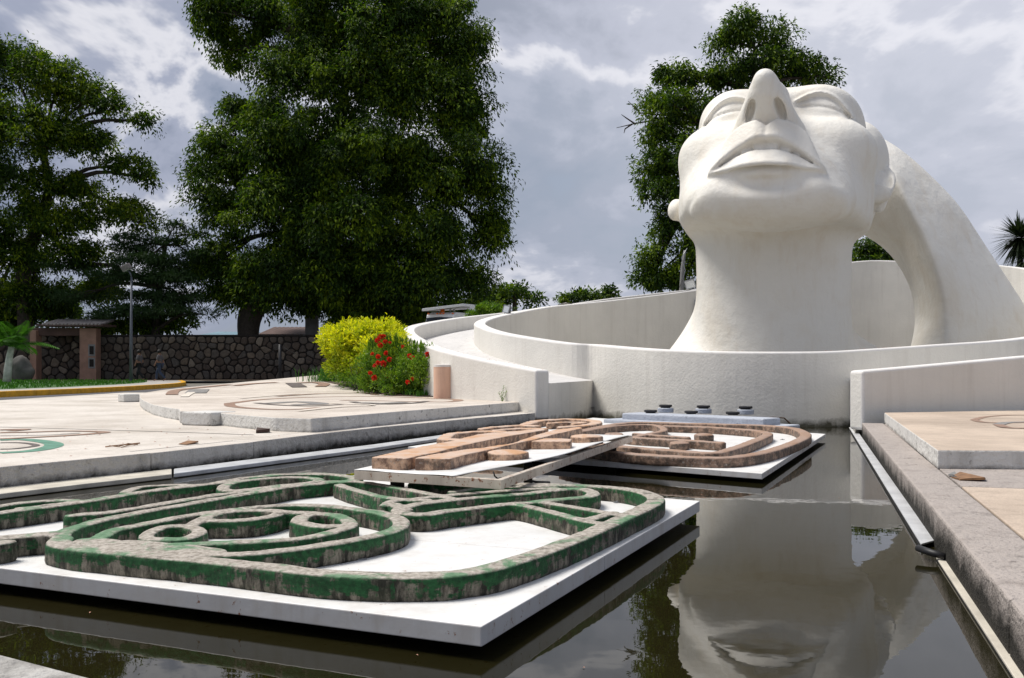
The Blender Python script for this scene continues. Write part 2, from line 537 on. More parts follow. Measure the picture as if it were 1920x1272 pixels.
    side = mixc(nt, fs, old, paint); top = mixc(nt, ft, oldtop, mixc(nt, n3, (0.02, 0.11, 0.04), (0.09, 0.26, 0.12)))
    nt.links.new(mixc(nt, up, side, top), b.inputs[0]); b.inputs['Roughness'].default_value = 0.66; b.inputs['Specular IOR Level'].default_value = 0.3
    hh = mathn(nt, 'ADD', mathn(nt, 'MULTIPLY', n2, 1.0), mathn(nt, 'MULTIPLY', n3, 0.7))
    bumpn(nt, b, hh, 0.9, 0.012)
    for nm, ca, cb_, cc in (('relief_brown', (0.085, 0.055, 0.038), (0.33, 0.225, 0.17), (0.30, 0.175, 0.105)),
                            ('relief_orange', (0.15, 0.085, 0.055), (0.56, 0.42, 0.33), (0.52, 0.27, 0.12))):
        m, nt, b = new_mat(nm); P = objc(nt)
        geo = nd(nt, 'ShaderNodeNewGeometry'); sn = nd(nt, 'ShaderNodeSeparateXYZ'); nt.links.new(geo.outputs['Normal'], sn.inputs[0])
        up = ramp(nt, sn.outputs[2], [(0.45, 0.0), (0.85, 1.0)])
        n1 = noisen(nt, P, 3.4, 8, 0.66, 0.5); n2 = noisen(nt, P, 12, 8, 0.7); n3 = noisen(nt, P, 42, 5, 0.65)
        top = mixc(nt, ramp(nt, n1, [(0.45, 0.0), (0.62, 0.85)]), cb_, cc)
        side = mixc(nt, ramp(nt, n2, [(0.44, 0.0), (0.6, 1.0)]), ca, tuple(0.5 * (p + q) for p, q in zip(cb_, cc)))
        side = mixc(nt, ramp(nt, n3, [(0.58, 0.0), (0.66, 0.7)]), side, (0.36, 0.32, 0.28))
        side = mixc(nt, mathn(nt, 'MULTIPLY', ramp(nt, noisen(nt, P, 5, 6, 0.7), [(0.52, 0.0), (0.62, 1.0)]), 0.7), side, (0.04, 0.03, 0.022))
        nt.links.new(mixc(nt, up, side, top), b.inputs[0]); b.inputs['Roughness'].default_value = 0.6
        bumpn(nt, b, mathn(nt, 'ADD', n2, mathn(nt, 'MULTIPLY', n3, 0.6)), 0.7, 0.010)
    # still, murky pool water
    m, nt, b = new_mat('pool_water'); P = objc(nt)
    n1 = noisen(nt, P, 0.8, 4, 0.6)
    nt.links.new(ramp(nt, n1, [(0.3, (0.010, 0.009, 0.003)), (0.7, (0.015, 0.013, 0.0045))]), b.inputs[0])
    b.inputs['Roughness'].default_value = 0.012; b.inputs['IOR'].default_value = 1.38; b.inputs['Specular IOR Level'].default_value = 0.5
    w = noisen(nt, P, 2.2, 3, 0.5); w2 = noisen(nt, P, 11, 2, 0.5)
    bumpn(nt, b, mathn(nt, 'ADD', w, mathn(nt, 'MULTIPLY', w2, 0.10)), 0.10, 0.010)
    # plants
    def leaf(name, stops, trans=0.35, rough=0.55, spec=0.18, clump=0.5, zg=None):
        m, nt, b = new_mat(name)
        g = nd(nt, 'ShaderNodeNewGeometry'); P = g.outputs['Position']
        f = mathn(nt, 'ADD', mathn(nt, 'MULTIPLY', g.outputs['Random Per Island'], 0.36), mathn(nt, 'MULTIPLY', noisen(nt, P, clump, 4, 0.65), 0.9), False)
        f = mathn(nt, 'SUBTRACT', f, 0.12)
        col = ramp(nt, f, stops)
        if zg:
            sp = nd(nt, 'ShaderNodeSeparateXYZ'); nt.links.new(P, sp.inputs[0])
            mr = nd(nt, 'ShaderNodeMapRange'); mr.inputs[1].default_value = zg[0]; mr.inputs[2].default_value = zg[1]
            nt.links.new(mathn(nt, 'ADD', sp.outputs[2], mathn(nt, 'MULTIPLY', noisen(nt, P, 2.5, 4, 0.6), 0.9)), mr.inputs[0])
            col = mixc(nt, mr.outputs[0], mixc(nt, f, (0.03, 0.09, 0.008), (0.13, 0.24, 0.012)), col)
        nt.links.new(col, b.inputs[0]); b.inputs['Roughness'].default_value = rough; b.inputs['Specular IOR Level'].default_value = spec
        tr = nd(nt, 'ShaderNodeBsdfTranslucent'); nt.links.new(mixc(nt, 1.0, col, (1.3, 1.5, 0.6), 'MULTIPLY'), tr.inputs[0])
        mx = nd(nt, 'ShaderNodeMixShader'); mx.inputs[0].default_value = trans
        out = nt.nodes['Material Output']
        nt.links.new(b.outputs[0], mx.inputs[1]); nt.links.new(tr.outputs[0], mx.inputs[2]); nt.links.new(mx.outputs[0], out.inputs[0])
        return m
    leaf('leaf_dark', [(0.32, (0.012, 0.030, 0.005)), (0.53, (0.036, 0.080, 0.006)), (0.72, (0.185, 0.262, 0.011))], 0.30, clump=0.45)
    leaf('leaf_mid', [(0.32, (0.014, 0.034, 0.005)), (0.52, (0.046, 0.094, 0.006)), (0.72, (0.220, 0.280, 0.012))], 0.33, clump=0.4)
    leaf('leaf_far', [(0.1, (0.018, 0.040, 0.016)), (0.5, (0.032, 0.065, 0.022)), (0.85, (0.060, 0.105, 0.030))], 0.25)
    leaf('leaf_yellow', [(0.1, (0.13, 0.20, 0.012)), (0.40, (0.36, 0.40, 0.015)), (0.75, (0.84, 0.74, 0.018))], 0.4, 0.5, 0.25, 3.0, (1.15, 2.2))
    leaf('leaf_green', [(0.25, (0.025, 0.07, 0.008)), (0.5, (0.105, 0.205, 0.014)), (0.80, (0.26, 0.36, 0.022))], 0.3, 0.45, 0.3, 2.2)
    leaf('leaf_palm', [(0.1, (0.02, 0.06, 0.010)), (0.5, (0.045, 0.13, 0.015)), (0.85, (0.09, 0.22, 0.03))], 0.3)
    leaf('leaf_yucca', [(0.1, (0.008, 0.016, 0.008)), (0.5, (0.016, 0.030, 0.012)), (0.85, (0.035, 0.05, 0.018))], 0.12)
    leaf('petal_red', [(0.1, (0.40, 0.010, 0.008)), (0.5, (0.62, 0.022, 0.014)), (0.9, (0.75, 0.06, 0.03))], 0.3, 0.5, 0.3, 8.0)
    leaf('grass', [(0.1, (0.03, 0.09, 0.012)), (0.5, (0.05, 0.15, 0.02)), (0.9, (0.10, 0.22, 0.03))], 0.3, 0.5, 0.2, 3.0)
    simple('bark', (0.055, 0.045, 0.035), 0.9, 0, 0.4, 6, 0.8, 14)
    simple('bark_pale', (0.62, 0.61, 0.57), 0.8, 0, 0.2, 6, 0.5, 14)
    simple('lawn', (0.035, 0.09, 0.018), 0.9, 0, 0.4, 1.5, 0.6, 30)
    simple('soil', (0.09, 0.065, 0.045), 0.95, 0, 0.4, 5, 0.8, 20)
    simple('terrain', (0.16, 0.15, 0.13), 0.95, 0, 0.25, 0.4, 0.4, 5)
    simple('asphalt', (0.085, 0.085, 0.09), 0.9, 0, 0.2, 3, 0.4, 60)
    simple('pavement_grey', (0.36, 0.34, 0.31), 0.85, 0, 0.2, 2, 0.3, 40)
    simple('yellow_paint', (0.66, 0.34, 0.012), 0.6, 0, 0.22, 4, 0.4, 40)
    simple('mortar', (0.018, 0.015, 0.013), 0.95, 0, 0.3, 5, 0.6, 20)
    m, nt, b = new_mat('wall_stone'); P = objc(nt)
    oi = nd(nt, 'ShaderNodeObjectInfo')
    c = ramp(nt, oi.outputs['Random'], [(0.0, (0.04, 0.029, 0.022)), (0.35, (0.075, 0.055, 0.04)), (0.6, (0.07, 0.062, 0.053)), (0.85, (0.12, 0.092, 0.065)), (1.0, (0.18, 0.15, 0.115))])
    c = mixc(nt, 0.6, c, mixc(nt, 1.0, c, ramp(nt, noisen(nt, P, 6, 5, 0.65), [(0.3, 0.5), (0.7, 1.35)]), 'MULTIPLY'))
    nt.links.new(c, b.inputs[0]); b.inputs['Roughness'].default_value = 0.85
    bumpn(nt, b, noisen(nt, P, 9, 5, 0.6), 0.6, 0.04)
    simple('steel_grey', (0.30, 0.31, 0.33), 0.45, 0.7, 0.15, 5)
    simple('lamp_metal', (0.11, 0.12, 0.14), 0.5, 0.3, 0.15, 5)
    simple('black_plastic', (0.018, 0.018, 0.020), 0.5)
    simple('black_rubber', (0.012, 0.012, 0.012), 0.8)
    simple('wire_brown', (0.12, 0.07, 0.04), 0.7)
    simple('gutter_aluminium', (0.62, 0.63, 0.64), 0.35, 0.25, 0.18, 4, 0.3, 25)
    simple('gutter_cream', (0.55, 0.51, 0.43), 0.5, 0.0, 0.22, 4, 0.3, 25)
    simple('vehicle_white', (0.74, 0.75, 0.77), 0.3, 0, 0.03, 2)
    simple('vehicle_grey', (0.42, 0.43, 0.45), 0.45, 0, 0.05, 2)
    simple('sign_blue', (0.03, 0.10, 0.30), 0.5)
    simple('beacon_orange', (0.75, 0.16, 0.02), 0.35)
    simple('lamp_red', (0.5, 0.02, 0.02), 0.35)
    m, nt, b = new_mat('dark_glass'); b.inputs[0].default_value = (0.02, 0.024, 0.028, 1); b.inputs['Roughness'].default_value = 0.06
    m, nt, b = new_mat('lamp_glass'); b.inputs[0].default_value = (0.55, 0.58, 0.60, 1); b.inputs['Roughness'].default_value = 0.12; b.inputs['Metallic'].default_value = 0.3
    simple('roof_blue', (0.16, 0.27, 0.34), 0.6, 0, 0.2, 1)
    simple('roof_rust', (0.10, 0.06, 0.05), 0.8, 0, 0.3, 1)
    simple('roof_tile', (0.22, 0.20, 0.19), 0.8, 0, 0.3, 3)
    simple('concrete_grey', (0.20, 0.20, 0.195), 0.9, 0, 0.25, 2, 0.4, 10)
    simple('pink_shade', (0.30, 0.18, 0.13), 0.85, 0, 0.2, 2)  # pink plaster of the gate posts, darkened: tree shade put into the colour
    simple('boulder_stone', (0.11, 0.105, 0.095), 0.9, 0, 0.35, 1.5, 0.9, 5)
    simple('leaf_litter', (0.22, 0.12, 0.06), 0.8, 0, 0.4, 12)
    simple('petal_dry', (0.50, 0.27, 0.19), 0.8, 0, 0.3, 12)
    simple('brick_brown', (0.06, 0.035, 0.028), 0.85, 0, 0.3, 10, 0.4)
    simple('jeans', (0.03, 0.045, 0.08), 0.9)
    simple('underside_dark', (0.10, 0.09, 0.08), 0.9)


mk_mats()
# ------------------------------------------------------------ the head (a face thrown back, on its neck)
HS = 0.40
HRES = 0.042
def head_frame():
    b = atan2(505, 1790) + radians(3); p = radians(33); r = radians(2.5)
    Fh = np.array([-sin(b), -cos(b), 0]); ex = np.array([cos(b), -sin(b), 0]); zz = np.array([0, 0, 1.0])
    Fv = Fh * cos(p) + zz * sin(p); U = -Fh * sin(p) + zz * cos(p)
    ex, U = ex * cos(r) - U * sin(r), U * cos(r) + ex * sin(r)
    return np.array([ex, Fv, U]).T * HS, np.array([8.2848, 29.4204, 6.5980])
HM, HO = head_frame()
HMI = np.linalg.inv(HM)


def seg2(y, z, ya, za, yb, zb, ra, rb):
    """distance in the y-z plane to a tapering segment whose ends may vary with x"""
    dy, dz = yb - ya, zb - za
    t = np.clip(((y - ya) * dy + (z - za) * dz) / (dy * dy + dz * dz + 1e-9), 0, 1)
    return np.sqrt((y - ya - dy * t) ** 2 + (z - za - dz * t) ** 2) - (ra + (rb - ra) * t)


def arc_tab(xs, *cols):
    """smooth tables over |x|"""
    pts = catmull([(x_, c_, 0) for x_, c_ in zip(xs, cols[0])], 10)
    X = [p[0] for p in pts]
    out = [np.array(X)]
    for c in cols:
        out.append(np.array([p[1] for p in catmull([(x_, c_, 0) for x_, c_ in zip(xs, c)], 10)]))
    # let the corners stand proud of the cheeks (moves along the line of sight of someone below)
    s_ = 0.10 + 0.36 * np.clip((out[0] - 2.0) / 1.6, 0, 1) ** 2 * (3 - 2 * np.clip((out[0] - 2.0) / 1.6, 0, 1))
    out[1] = out[1] + s_; out[2] = out[2] - s_
    return out


A_ = arc_tab([0, 0.35, 0.8, 1.85, 2.6, 3.05, 3.45, 3.8, 4.1], [9.85, 9.92, 9.9, 9.4, 8.85, 8.35, 7.85, 7.4, 7.0], [-3.3, -3.12, -2.88, -2.88, -3.25, -3.85, -4.6, -5.15, -5.35])
B_ = arc_tab([0, 0.75, 1.7, 2.4, 3.1, 3.8, 4.1], [9.25, 9.2, 8.7, 8.3, 7.85, 7.4, 7.0], [-4.32, -4.34, -4.55, -4.82, -5.1, -5.25, -5.35])
C_ = arc_tab([0, 0.9, 1.9, 2.6, 3.2, 3.8, 4.1], [9.1, 9.05, 8.65, 8.25, 7.85, 7.4, 7.0], [-4.82, -4.84, -4.95, -5.1, -5.2, -5.28, -5.35])
D_ = arc_tab([0, 1.5, 2.4, 3.1, 3.8, 4.1], [9.0, 8.75, 8.2, 7.8, 7.4, 7.0], [-6.2, -6.12, -5.9, -5.65, -5.35, -5.35])


def poly2(u, v, pts):
    r = np.full(u.shape, 9.0)
    P_ = catmull([(p[0], p[1], 0) for p in pts], 4)
    for p, q in zip(P_[:-1], P_[1:]):
        dx, dy = q[0] - p[0], q[1] - p[1]
        t = np.clip(((u - p[0]) * dx + (v - p[1]) * dy) / (dx * dx + dy * dy + 1e-9), 0, 1)
        r = np.minimum(r, np.hypot(u - p[0] - dx * t, v - p[1] - dy * t))
    return r


def head_sdf(x, y, z):
    xs = x + 0.028 * y
    ax = np.abs(xs)
    xf = x - 0.05 * np.minimum(z, 0)
    # masses
    d = ell(x, y, z, (0.1, -2.2, 1.6), (7.0, 7.2, 6.4))
    d = smin(d, ell(x, y, z, (-0.1, 1.2, 1.9), (6.3, 6.2, 4.1)), 0.8)           # forehead to temples
    d = smin(d, ell(ax, y, z, (2.9, 3.7, 2.65), (3.1, 3.6, 2.2)), 0.8)           # brow
    f = sell(xf, y, z, (-0.16, 0.0, -1.9), (6.98, 7.4, 6.0), 2.7)
    f = smin(f, ell(ax, y, z, (4.55, 4.5, -0.9), (2.35, 2.2, 1.9)), 1.5)          # cheek bone
    f = smin(f, ell(xf, y, z, (0.0, 4.3, -5.4), (5.8, 3.9, 3.5)), 1.4)             # lower jaw
    d = smin(d, f, 0.55)
    # under the jaw: plane from the ear lobes to the chin
    d = smax(d, (-z - 4.0 - 0.64 * y) / 1.19, 0.8)
    d = smin(d, ell(x, y, z, (0.1, 6.0, -6.85), (4.8, 2.25, 1.1)), 1.7)            # chin
    d = smin(d, ell(x, y, z, (-0.2, 5.9, -4.9), (3.9, 2.5, 2.9)), 1.4)          # muzzle
    # eye hollows and the closed lids in them
    d = smax(d, -ell(ax, y, z, (3.0, 8.75, 1.2), (2.1, 1.8, 1.25)), 1.0)
    d = smin(d, ell(ax, y, z, (3.3, 5.35, 1.55), (2.0, 1.5, 1.25)), 0.5)
    v = 0.7071 * (y + z)
    front = np.clip((y - 2.5) / 1.0, 0, 1)
    near = (np.abs(d) < 1.2) & (v > 4.0) & (y > 2.5)
    if near.any():
        un, vn = ax[near], v[near]
        q = poly2(un, vn, [(1.45, 6.35), (2.35, 6.78), (3.25, 6.85), (4.05, 6.50), (4.7, 5.85), (5.25, 5.05)])
        g = poly2(un, vn, [(1.55, 6.2), (2.4, 6.47), (3.25, 6.5), (3.95, 6.2), (4.5, 5.68), (5.05, 4.95)])
        l = poly2(un, vn, [(1.5, 5.93), (3.1, 5.85), (4.2, 5.55), (5.1, 5.1)])
        dd = -0.17 * np.exp(-(q / 0.10) ** 2) + 0.13 * np.exp(-(g / 0.10) ** 2) + 0.11 * np.exp(-(l / 0.09) ** 2)
        # the lid bulges between the two lines
        t = np.clip((vn - 5.75) / 0.8, 0, 1) * np.clip((4.6 - un) / 1.0, 0, 1) * np.clip((un - 1.5) / 0.8, 0, 1)
        dd -= 0.0 * t
        d = d.copy(); d[near] += dd
    # nose: one smooth cone over two wings
    xn = xs + 0.10
    an = np.abs(xn)
    n = rcone(xn, y, z, (0, 6.4, 2.6), (0, 11.75, -1.1), 0.85, 0.74)
    n = smin(n, rcone(an, y, z, (0.35, 10.8, -1.5), (1.45, 8.0, -2.3), 0.85, 1.02), 0.7)
    n = smin(n, rcone(an, y, z, (0.5, 8.8, 0.2), (1.15, 7.4, -1.6), 0.8, 1.0), 0.9)
    n = smin(n, rcone(xn, y, z, (0, 11.2, -1.7), (0, 9.0, -2.7), 0.5, 0.62), 0.4)
    d = smin(d, n, 0.45)
    nr = [(0.955, 0.28, 0.1), (-0.28, 0.955, 0.0), (-0.1, 0, 1)]
    d = smax(d, -ell(an, y, z, (0.98, 10.28, -2.40), (0.29, 0.88, 0.85), nr), 0.16)
    # lips
    def T(tab, r, s):
        yy = np.interp(ax, tab[0], tab[1]); zz = np.interp(ax, tab[0], tab[2])
        return yy + s * r * 0.7071, zz + s * r * 0.7071
    tp = np.clip(1.0 - (ax / 4.05) ** 6, 0.05, 1)
    side = np.maximum(ax - 3.85, 0)
    rA, rB = 0.17 * tp, 0.36 * tp
    ay, az = T(A_, rA, -1); by, bz = T(B_, rB, 1)
    up = seg2(y, z, ay, az, by, bz, rA, rB) + side
    up = smin(up, seg2(y, z, ay - 0.75, az - 0.1, by - 0.6, bz + 0.15, 0.6 * tp, 0.5 * tp) + side, 0.25)
    # a slight furrow in the middle of the upper lip
    up += 0.07 * np.exp(-(xs / 0.16) ** 2)
    rC, rD = 0.30 * tp, 0.16 * tp
    cy_, cz_ = T(C_, rC, -1); dy_, dz_ = T(D_, rD, 1)
    lo = seg2(y, z, cy_, cz_, dy_, dz_, rC, rD) + side
    lo = smin(lo, seg2(y, z, cy_ - 0.6, cz_ - 0.15, dy_ - 0.9, dz_, 0.4 * tp, 0.35 * tp) + side, 0.2)
    d = smin(d, up, 0.24)
    d = smax(d, -ell(x, y, z, (-0.2, 9.55, -7.0), (4.2, 1.7, 0.9)), 1.0)      # hollow under the lower lip
    d = smin(d, lo, 0.16)
    # open mouth
    q = np.sqrt(np.clip(1 - (ax / 3.2) ** 2, 0, 1))
    my = np.interp(ax, B_[0], B_[1]) - 0.5
    mz = 0.5 * (np.interp(ax, B_[0], B_[2]) + np.interp(ax, C_[0], C_[2])) - 0.03
    gap = 0.5 * np.maximum(np.interp(ax, B_[0], B_[2]) - np.interp(ax, C_[0], C_[2]), 0.02) + 0.02
    hole = np.maximum((np.sqrt(((y - my) / 1.5) ** 2 + ((z - mz) / gap) ** 2) - 1) * gap, (ax - 3.1))
    d = smax(d, -hole, 0.06)
    # teeth
    for cx, w, h in ((0.42, 0.45, 0.40), (1.24, 0.42, 0.38), (1.95, 0.36, 0.32), (2.5, 0.28, 0.24)):
        ty = np.interp(cx, B_[0], B_[1]) - 0.50; tz = np.interp(cx, B_[0], B_[2]) - 0.1
        d = smin(d, sell(ax, y, z, (cx, ty, tz), (w, 0.34, h), 3.2), 0.03)
    # hair cap behind the temple, on the left side of the face (viewer's right)
    d = smin(d, ell(x, y, z, (5.2, -2.0, 4.1), (2.6, 3.5, 3.6)), 0.25)
    # ears
    rim = polyl(x, y, z, [(6.75, -1.3, 6.0), (7.2, -1.3, 4.3), (7.5, -1.2, 3.0), (7.9, -1.05, 2.2), (8.0, -0.9, 1.5), (7.85, -0.7, 0.7), (7.4, -0.4, -0.5)],
                [0.2, 0.22, 0.24, 0.26, 0.28, 0.34, 0.5])
    e = smin(rim, ell(x, y, z, (7.15, -1.35, 1.3), (0.7, 0.75, 2.6)), 0.25)
    e = smin(e, ell(x, y, z, (7.0, -0.25, -0.45), (0.5, 0.5, 0.8)), 0.4)
    e = smax(e, -ell(x, y, z, (7.35, -0.5, 3.3), (0.26, 0.8, 1.2)), 0.1)
    e = smax(e, -ell(x, y, z, (7.75, -0.1, 1.0), (0.34, 0.75, 0.95)), 0.12)
    e = smin(e, ell(x, y, z, (-8.05, -0.7, -1.25), (0.62, 0.7, 0.95)), 0.3)
    e = smin(e, ell(x, y, z, (-7.3, -1.4, 0.6), (0.7, 1.0, 3.0)), 0.5)
    d = smin(d, e, 0.25)
    return d


def head_f(X, Y, Z):
    p = np.stack([X - HO[0], Y - HO[1], Z - HO[2]])
    x, y, z = HMI @ p
    d = head_sdf(x, y, z) * HS
    # neck, upright
    zc = np.clip(Z, 0.0, 6.0)
    r = 2.34 + 0.05 * (zc - 3.5) ** 2 * 0.3
    nk = np.sqrt(((X - 8.16) / 1.0) ** 2 + ((Y - 29.9) / 0.95) ** 2) - r
    nk = np.maximum(nk, Z - 5.6)
    d = smin(d, nk, 0.55)
    zf = np.clip(3.6 - Z, 0, 4)
    fl = (np.sqrt((X - 8.12) ** 2 + ((Y - 30.7) / 0.8) ** 2) - (2.02 + 0.26 * zf + 0.14 * zf * zf)) * 0.72
    d = smin(d, np.maximum(fl, Z - 3.8), 0.25)
    d = smin(d, polyl(X, Y, Z, [(10.2, 31.0, 3.0), (10.9, 31.1, 1.9), (12.0, 31.2, 1.2), (13.6, 31.3, 0.6)], [0.25, 0.3, 0.5, 0.5]), 0.8)
    return np.maximum(d, 0.15 - Z)


def build_head():
    hd = empty('head_sculpture', (8.12, 29.9, 0.2))
    tag(hd, 'giant white plaster head with closed eyes and parted lips, face thrown back to the sky', 'sculpture')
    V, Q = sdf_mesh(head_f, (3.6, 23.2, 0.1), (13.2, 34.4, 11.2), HRES)
    mesh_np('head', V, Q, M['plaster_head'], hd)
    return hd


def build_hair(parent):
    """the mane: a thick horn with a ridge, from the back of the head down to the ground"""
    R_ = [[(1560, 400, 34.2), (1588, 424, 34.0), (1615, 443, 33.8), (1650, 466, 33.5), (1682, 502, 33.2), (1702, 545, 33.0), (1710, 590, 33.0), (1706, 633, 33.0), (1690, 700, 33.0)],
          [(1570, 380, 33.0), (1600, 412, 32.6), (1642, 432, 32.2), (1690, 462, 31.8), (1716, 505, 31.5), (1734, 550, 31.3), (1741, 600, 31.2), (1724, 645, 31.2), (1700, 710, 31.2)],
          [(1610, 270, 32.0), (1650, 300, 31.2), (1680, 335, 30.7), (1700, 380, 30.4), (1727, 430, 30.2), (1750, 485, 30.0), (1767, 545, 30.0), (1775, 620, 30.0), (1777, 730, 30.0)],
          [(1610, 225, 34.0), (1645, 244, 33.2), (1692, 270, 32.7), (1746, 314, 32.4), (1806, 376, 32.2), (1858, 454, 32.1), (1912, 533, 32.0), (1966, 612, 32.0), (2015, 696, 32.0)],
          [(1590, 300, 35.5), (1625, 330, 35.3), (1655, 365, 35.2), (1690, 400, 35.2), (1745, 440, 35.1), (1795, 500, 35.0), (1830, 560, 35.0), (1865, 640, 35.0), (1890, 720, 35.0)]]
    rails = [catmull([atY(*p) for p in r], 3) for r in R_]
    n = len(rails[0]); m = len(rails)
    V = []
    for i in range(n):
        for k in range(m):
            p = rails[k][i]; a = rails[(k - 1) % m][i]; b = rails[(k + 1) % m][i]
            w = (0.06, 0.06, 0.07, 0.10, 0.3)[k]
            V.append(tuple(p.lerp(a, w))); V.append(tuple(p.lerp(b, w)))
    c = 2 * m; Fs = []
    for i in range(n - 1):
        for k in range(c):
            k2 = (k + 1) % c
            Fs.append((i * c + k, (i + 1) * c + k, (i + 1) * c + k2, i * c + k2))
    Fs.append(tuple(range(c))); Fs.append(tuple((n - 1) * c + k for k in range(c - 1, -1, -1)))
    o = mesh_obj('hair', V, Fs, M['plaster_head'], parent, smooth=True)
    ss = o.modifiers.new('round', 'SUBSURF'); ss.levels = 2; ss.render_levels = 2
    bm = bmesh.new(); bm.from_mesh(o.data); bmesh.ops.recalc_face_normals(bm, faces=bm.faces); bm.to_mesh(o.data); bm.free()
    return o
# ------------------------------------------------------------ ground, pool, paving
def two_mat(o, top):
    o.data.materials.append(top)
    for p in o.data.polygons:
        if p.normal.z > 0.6: p.material_index = 1
    return o


def sheet(name, poly, z, mat, parent=None):
    V = [(p[0], p[1], z) for p in poly]
    area = sum(poly[i][0] * poly[(i + 1) % len(poly)][1] - poly[(i + 1) % len(poly)][0] * poly[i][1] for i in range(len(poly)))
    f = list(range(len(V)))
    if area < 0: f.reverse()
    return mesh_obj(name, V, [tuple(f)], mat, parent)


def offset_line(pts, w):
    """points shifted sideways (to the left of travel) by w in plan"""
    out = []
    for i, p in enumerate(pts):
        a = pts[max(i - 1, 0)]; b = pts[min(i + 1, len(pts) - 1)]
        t = Vector((b[0] - a[0], b[1] - a[1], 0)).normalized()
        out.append(Vector((p[0] - t.y * w, p[1] + t.x * w, p[2])))
    return out


def resample(pts, step):
    out = [Vector(pts[0])]; acc = 0.0
    for a, b in zip(pts[:-1], pts[1:]):
        a, b = Vector(a), Vector(b); L = (b - a).length
        while acc + L >= step:
            t = (step - acc) / L
            a = a.lerp(b, t); out.append(a.copy()); L = (b - a).length; acc = 0.0
        acc += L
    if (out[-1] - Vector(pts[-1])).length > 0.01: out.append(Vector(pts[-1]))
    return out


KZ = 0.23                                   # height of the lower paving above the water
KL = catmull([(-5.74, 5.38, KZ), at(0, 876, KZ), at(380, 839.5, KZ), at(700, 802, KZ), at(1004, 774, KZ)], 10)
def KR(Y): return 0.73 + 0.318 * Y

# terrain with a hole where the pool is
def build_terrain():
    hole = [(-5.95, 5.3), (-5.1, 7.9), (-2.4, 14.1), (0.1, 18.4), (1.2, 20.7), (1.96, 21.8), (3.2, 19.5), (5.0, 18.3), (6.5, 17.9), (5.9, 15.4), (1.3, 1.2)]
    R = 900
    outer = [(-R, -60), (R, -60), (R, 1700), (-R, 1700)]
    from mathutils.geometry import tessellate_polygon
    loops = [[Vector((x, y, 0.2)) for x, y in outer], [Vector((x, y, 0.2)) for x, y in hole]]
    V = [tuple(v) for l in loops for v in l]
    F_ = [tuple(t) for t in tessellate_polygon(loops)]
    o = mesh_obj('terrain', V, F_, M['terrain'])
    bm = bmesh.new(); bm.from_mesh(o.data)
    for f in bm.faces:
        if f.normal.z < 0: f.normal_flip()
    bm.to_mesh(o.data); bm.free()
    tag(o, 'flat bare ground around the monument', kind='structure')


build_terrain()
pool = [(-6.3, 5.2), (0.0, 18.9), (1.2, 21.3), (2.1, 22.1), (3.4, 19.9), (5.1, 18.4), (6.6, 18.1), (6.2, 15.4), (1.5, 0.9)]
tag(sheet('pool_water', pool, 0.0, M['pool_water']), 'still dark green water of the pool mirroring the head', kind='structure')
tag(sheet('pool_floor', pool, -0.29, M['soil']), 'bottom of the pool', kind='structure')

# left kerb in stones
kerb = empty('pool_kerb', (-3.0, 12.0, 0)); tag(kerb, 'rough grey concrete kerb along the left edge of the pool', kind='structure')
ks = resample(KL, 1.62)
back = offset_line(ks, 0.32)
for i in range(len(ks) - 1):
    a, b, c, d = ks[i], ks[i + 1], back[i + 1], back[i]
    e = 0.004 / max((b - a).length, 0.1)
    a2, b2 = a.lerp(b, e), b.lerp(a, e); d2, c2 = d.lerp(c, e), c.lerp(d, e)
    o = prism('kerb_stone', [(p[0], p[1]) for p in (a2, b2, c2, d2)], -0.28, KZ + random.uniform(-0.003, 0.004), M['kerb_concrete'], kerb, 0.012, 2)
    two_mat(o, M['paving_beige'])
# lower paving, left
inner = offset_line(ks, 0.325)
poly = [(p[0], p[1]) for p in inner] + [(0.75, 18.85), (0.3, 19.6), (-1.5, 24), (-3, 30), (-9, 34), (-13.6, 33.5), (-13.75, 25.0), (-14.2, -6), (-7.2, -6), (-6.2, 5.2)]
o = prism('plaza', poly, -0.28, KZ, M['kerb_concrete']); two_mat(o, M['paving_beige'])
tag(o, 'lower beige terrazzo plaza left of the pool', kind='structure')
plaza = o

# near and right kerbs
kn = empty('near_kerb', (0, 1.8, 0)); tag(kn, 'pale concrete kerb at the near end of the pool', kind='structure')
def nk(X): return 2.68 - 0.59 * (X + 1.17)
xs = [-5.74, -4.2, -2.7, -1.15, 0.1, 1.147]
for x0, x1 in zip(xs[:-1], xs[1:]):
    o = prism('kerb_stone', [(x0 + .004, nk(x0)), (x0 - 0.17, nk(x0) - 0.30), (x1 - 0.178, nk(x1) - 0.30), (x1 - .004, nk(x1))], -0.28, KZ, M['kerb_concrete'], kn, 0.012)
    two_mat(o, M['slab_edge'])
tag(prism('near_plaza', [(-7.4, 5.2), (-5.95, 5.05), (0.95, 1.0), (3.0, 0.2), (3, -6), (-7.1, -6)], -0.28, KZ - 0.004, M['slab_edge']), 'paving where the photographer stands', kind='structure')

kr = empty('right_kerb', (3.5, 8, 0)); tag(kr, 'brown aggregate kerb along the right edge of the pool', kind='structure')
ys = [1.32, 3.6, 6.4, 9.2, 12.0, 15.05]
for y0, y1 in zip(ys[:-1], ys[1:]):
    o = prism('kerb_stone', [(KR(y0 + .003), y0 + .003), (KR(y0) + 0.30, y0 - 0.095), (KR(y1) + 0.30, y1 - 0.103), (KR(y1 - .003), y1 - .003)], -0.28, KZ + random.uniform(-.002, .003), M['kerb_brown'], kr, 0.014)
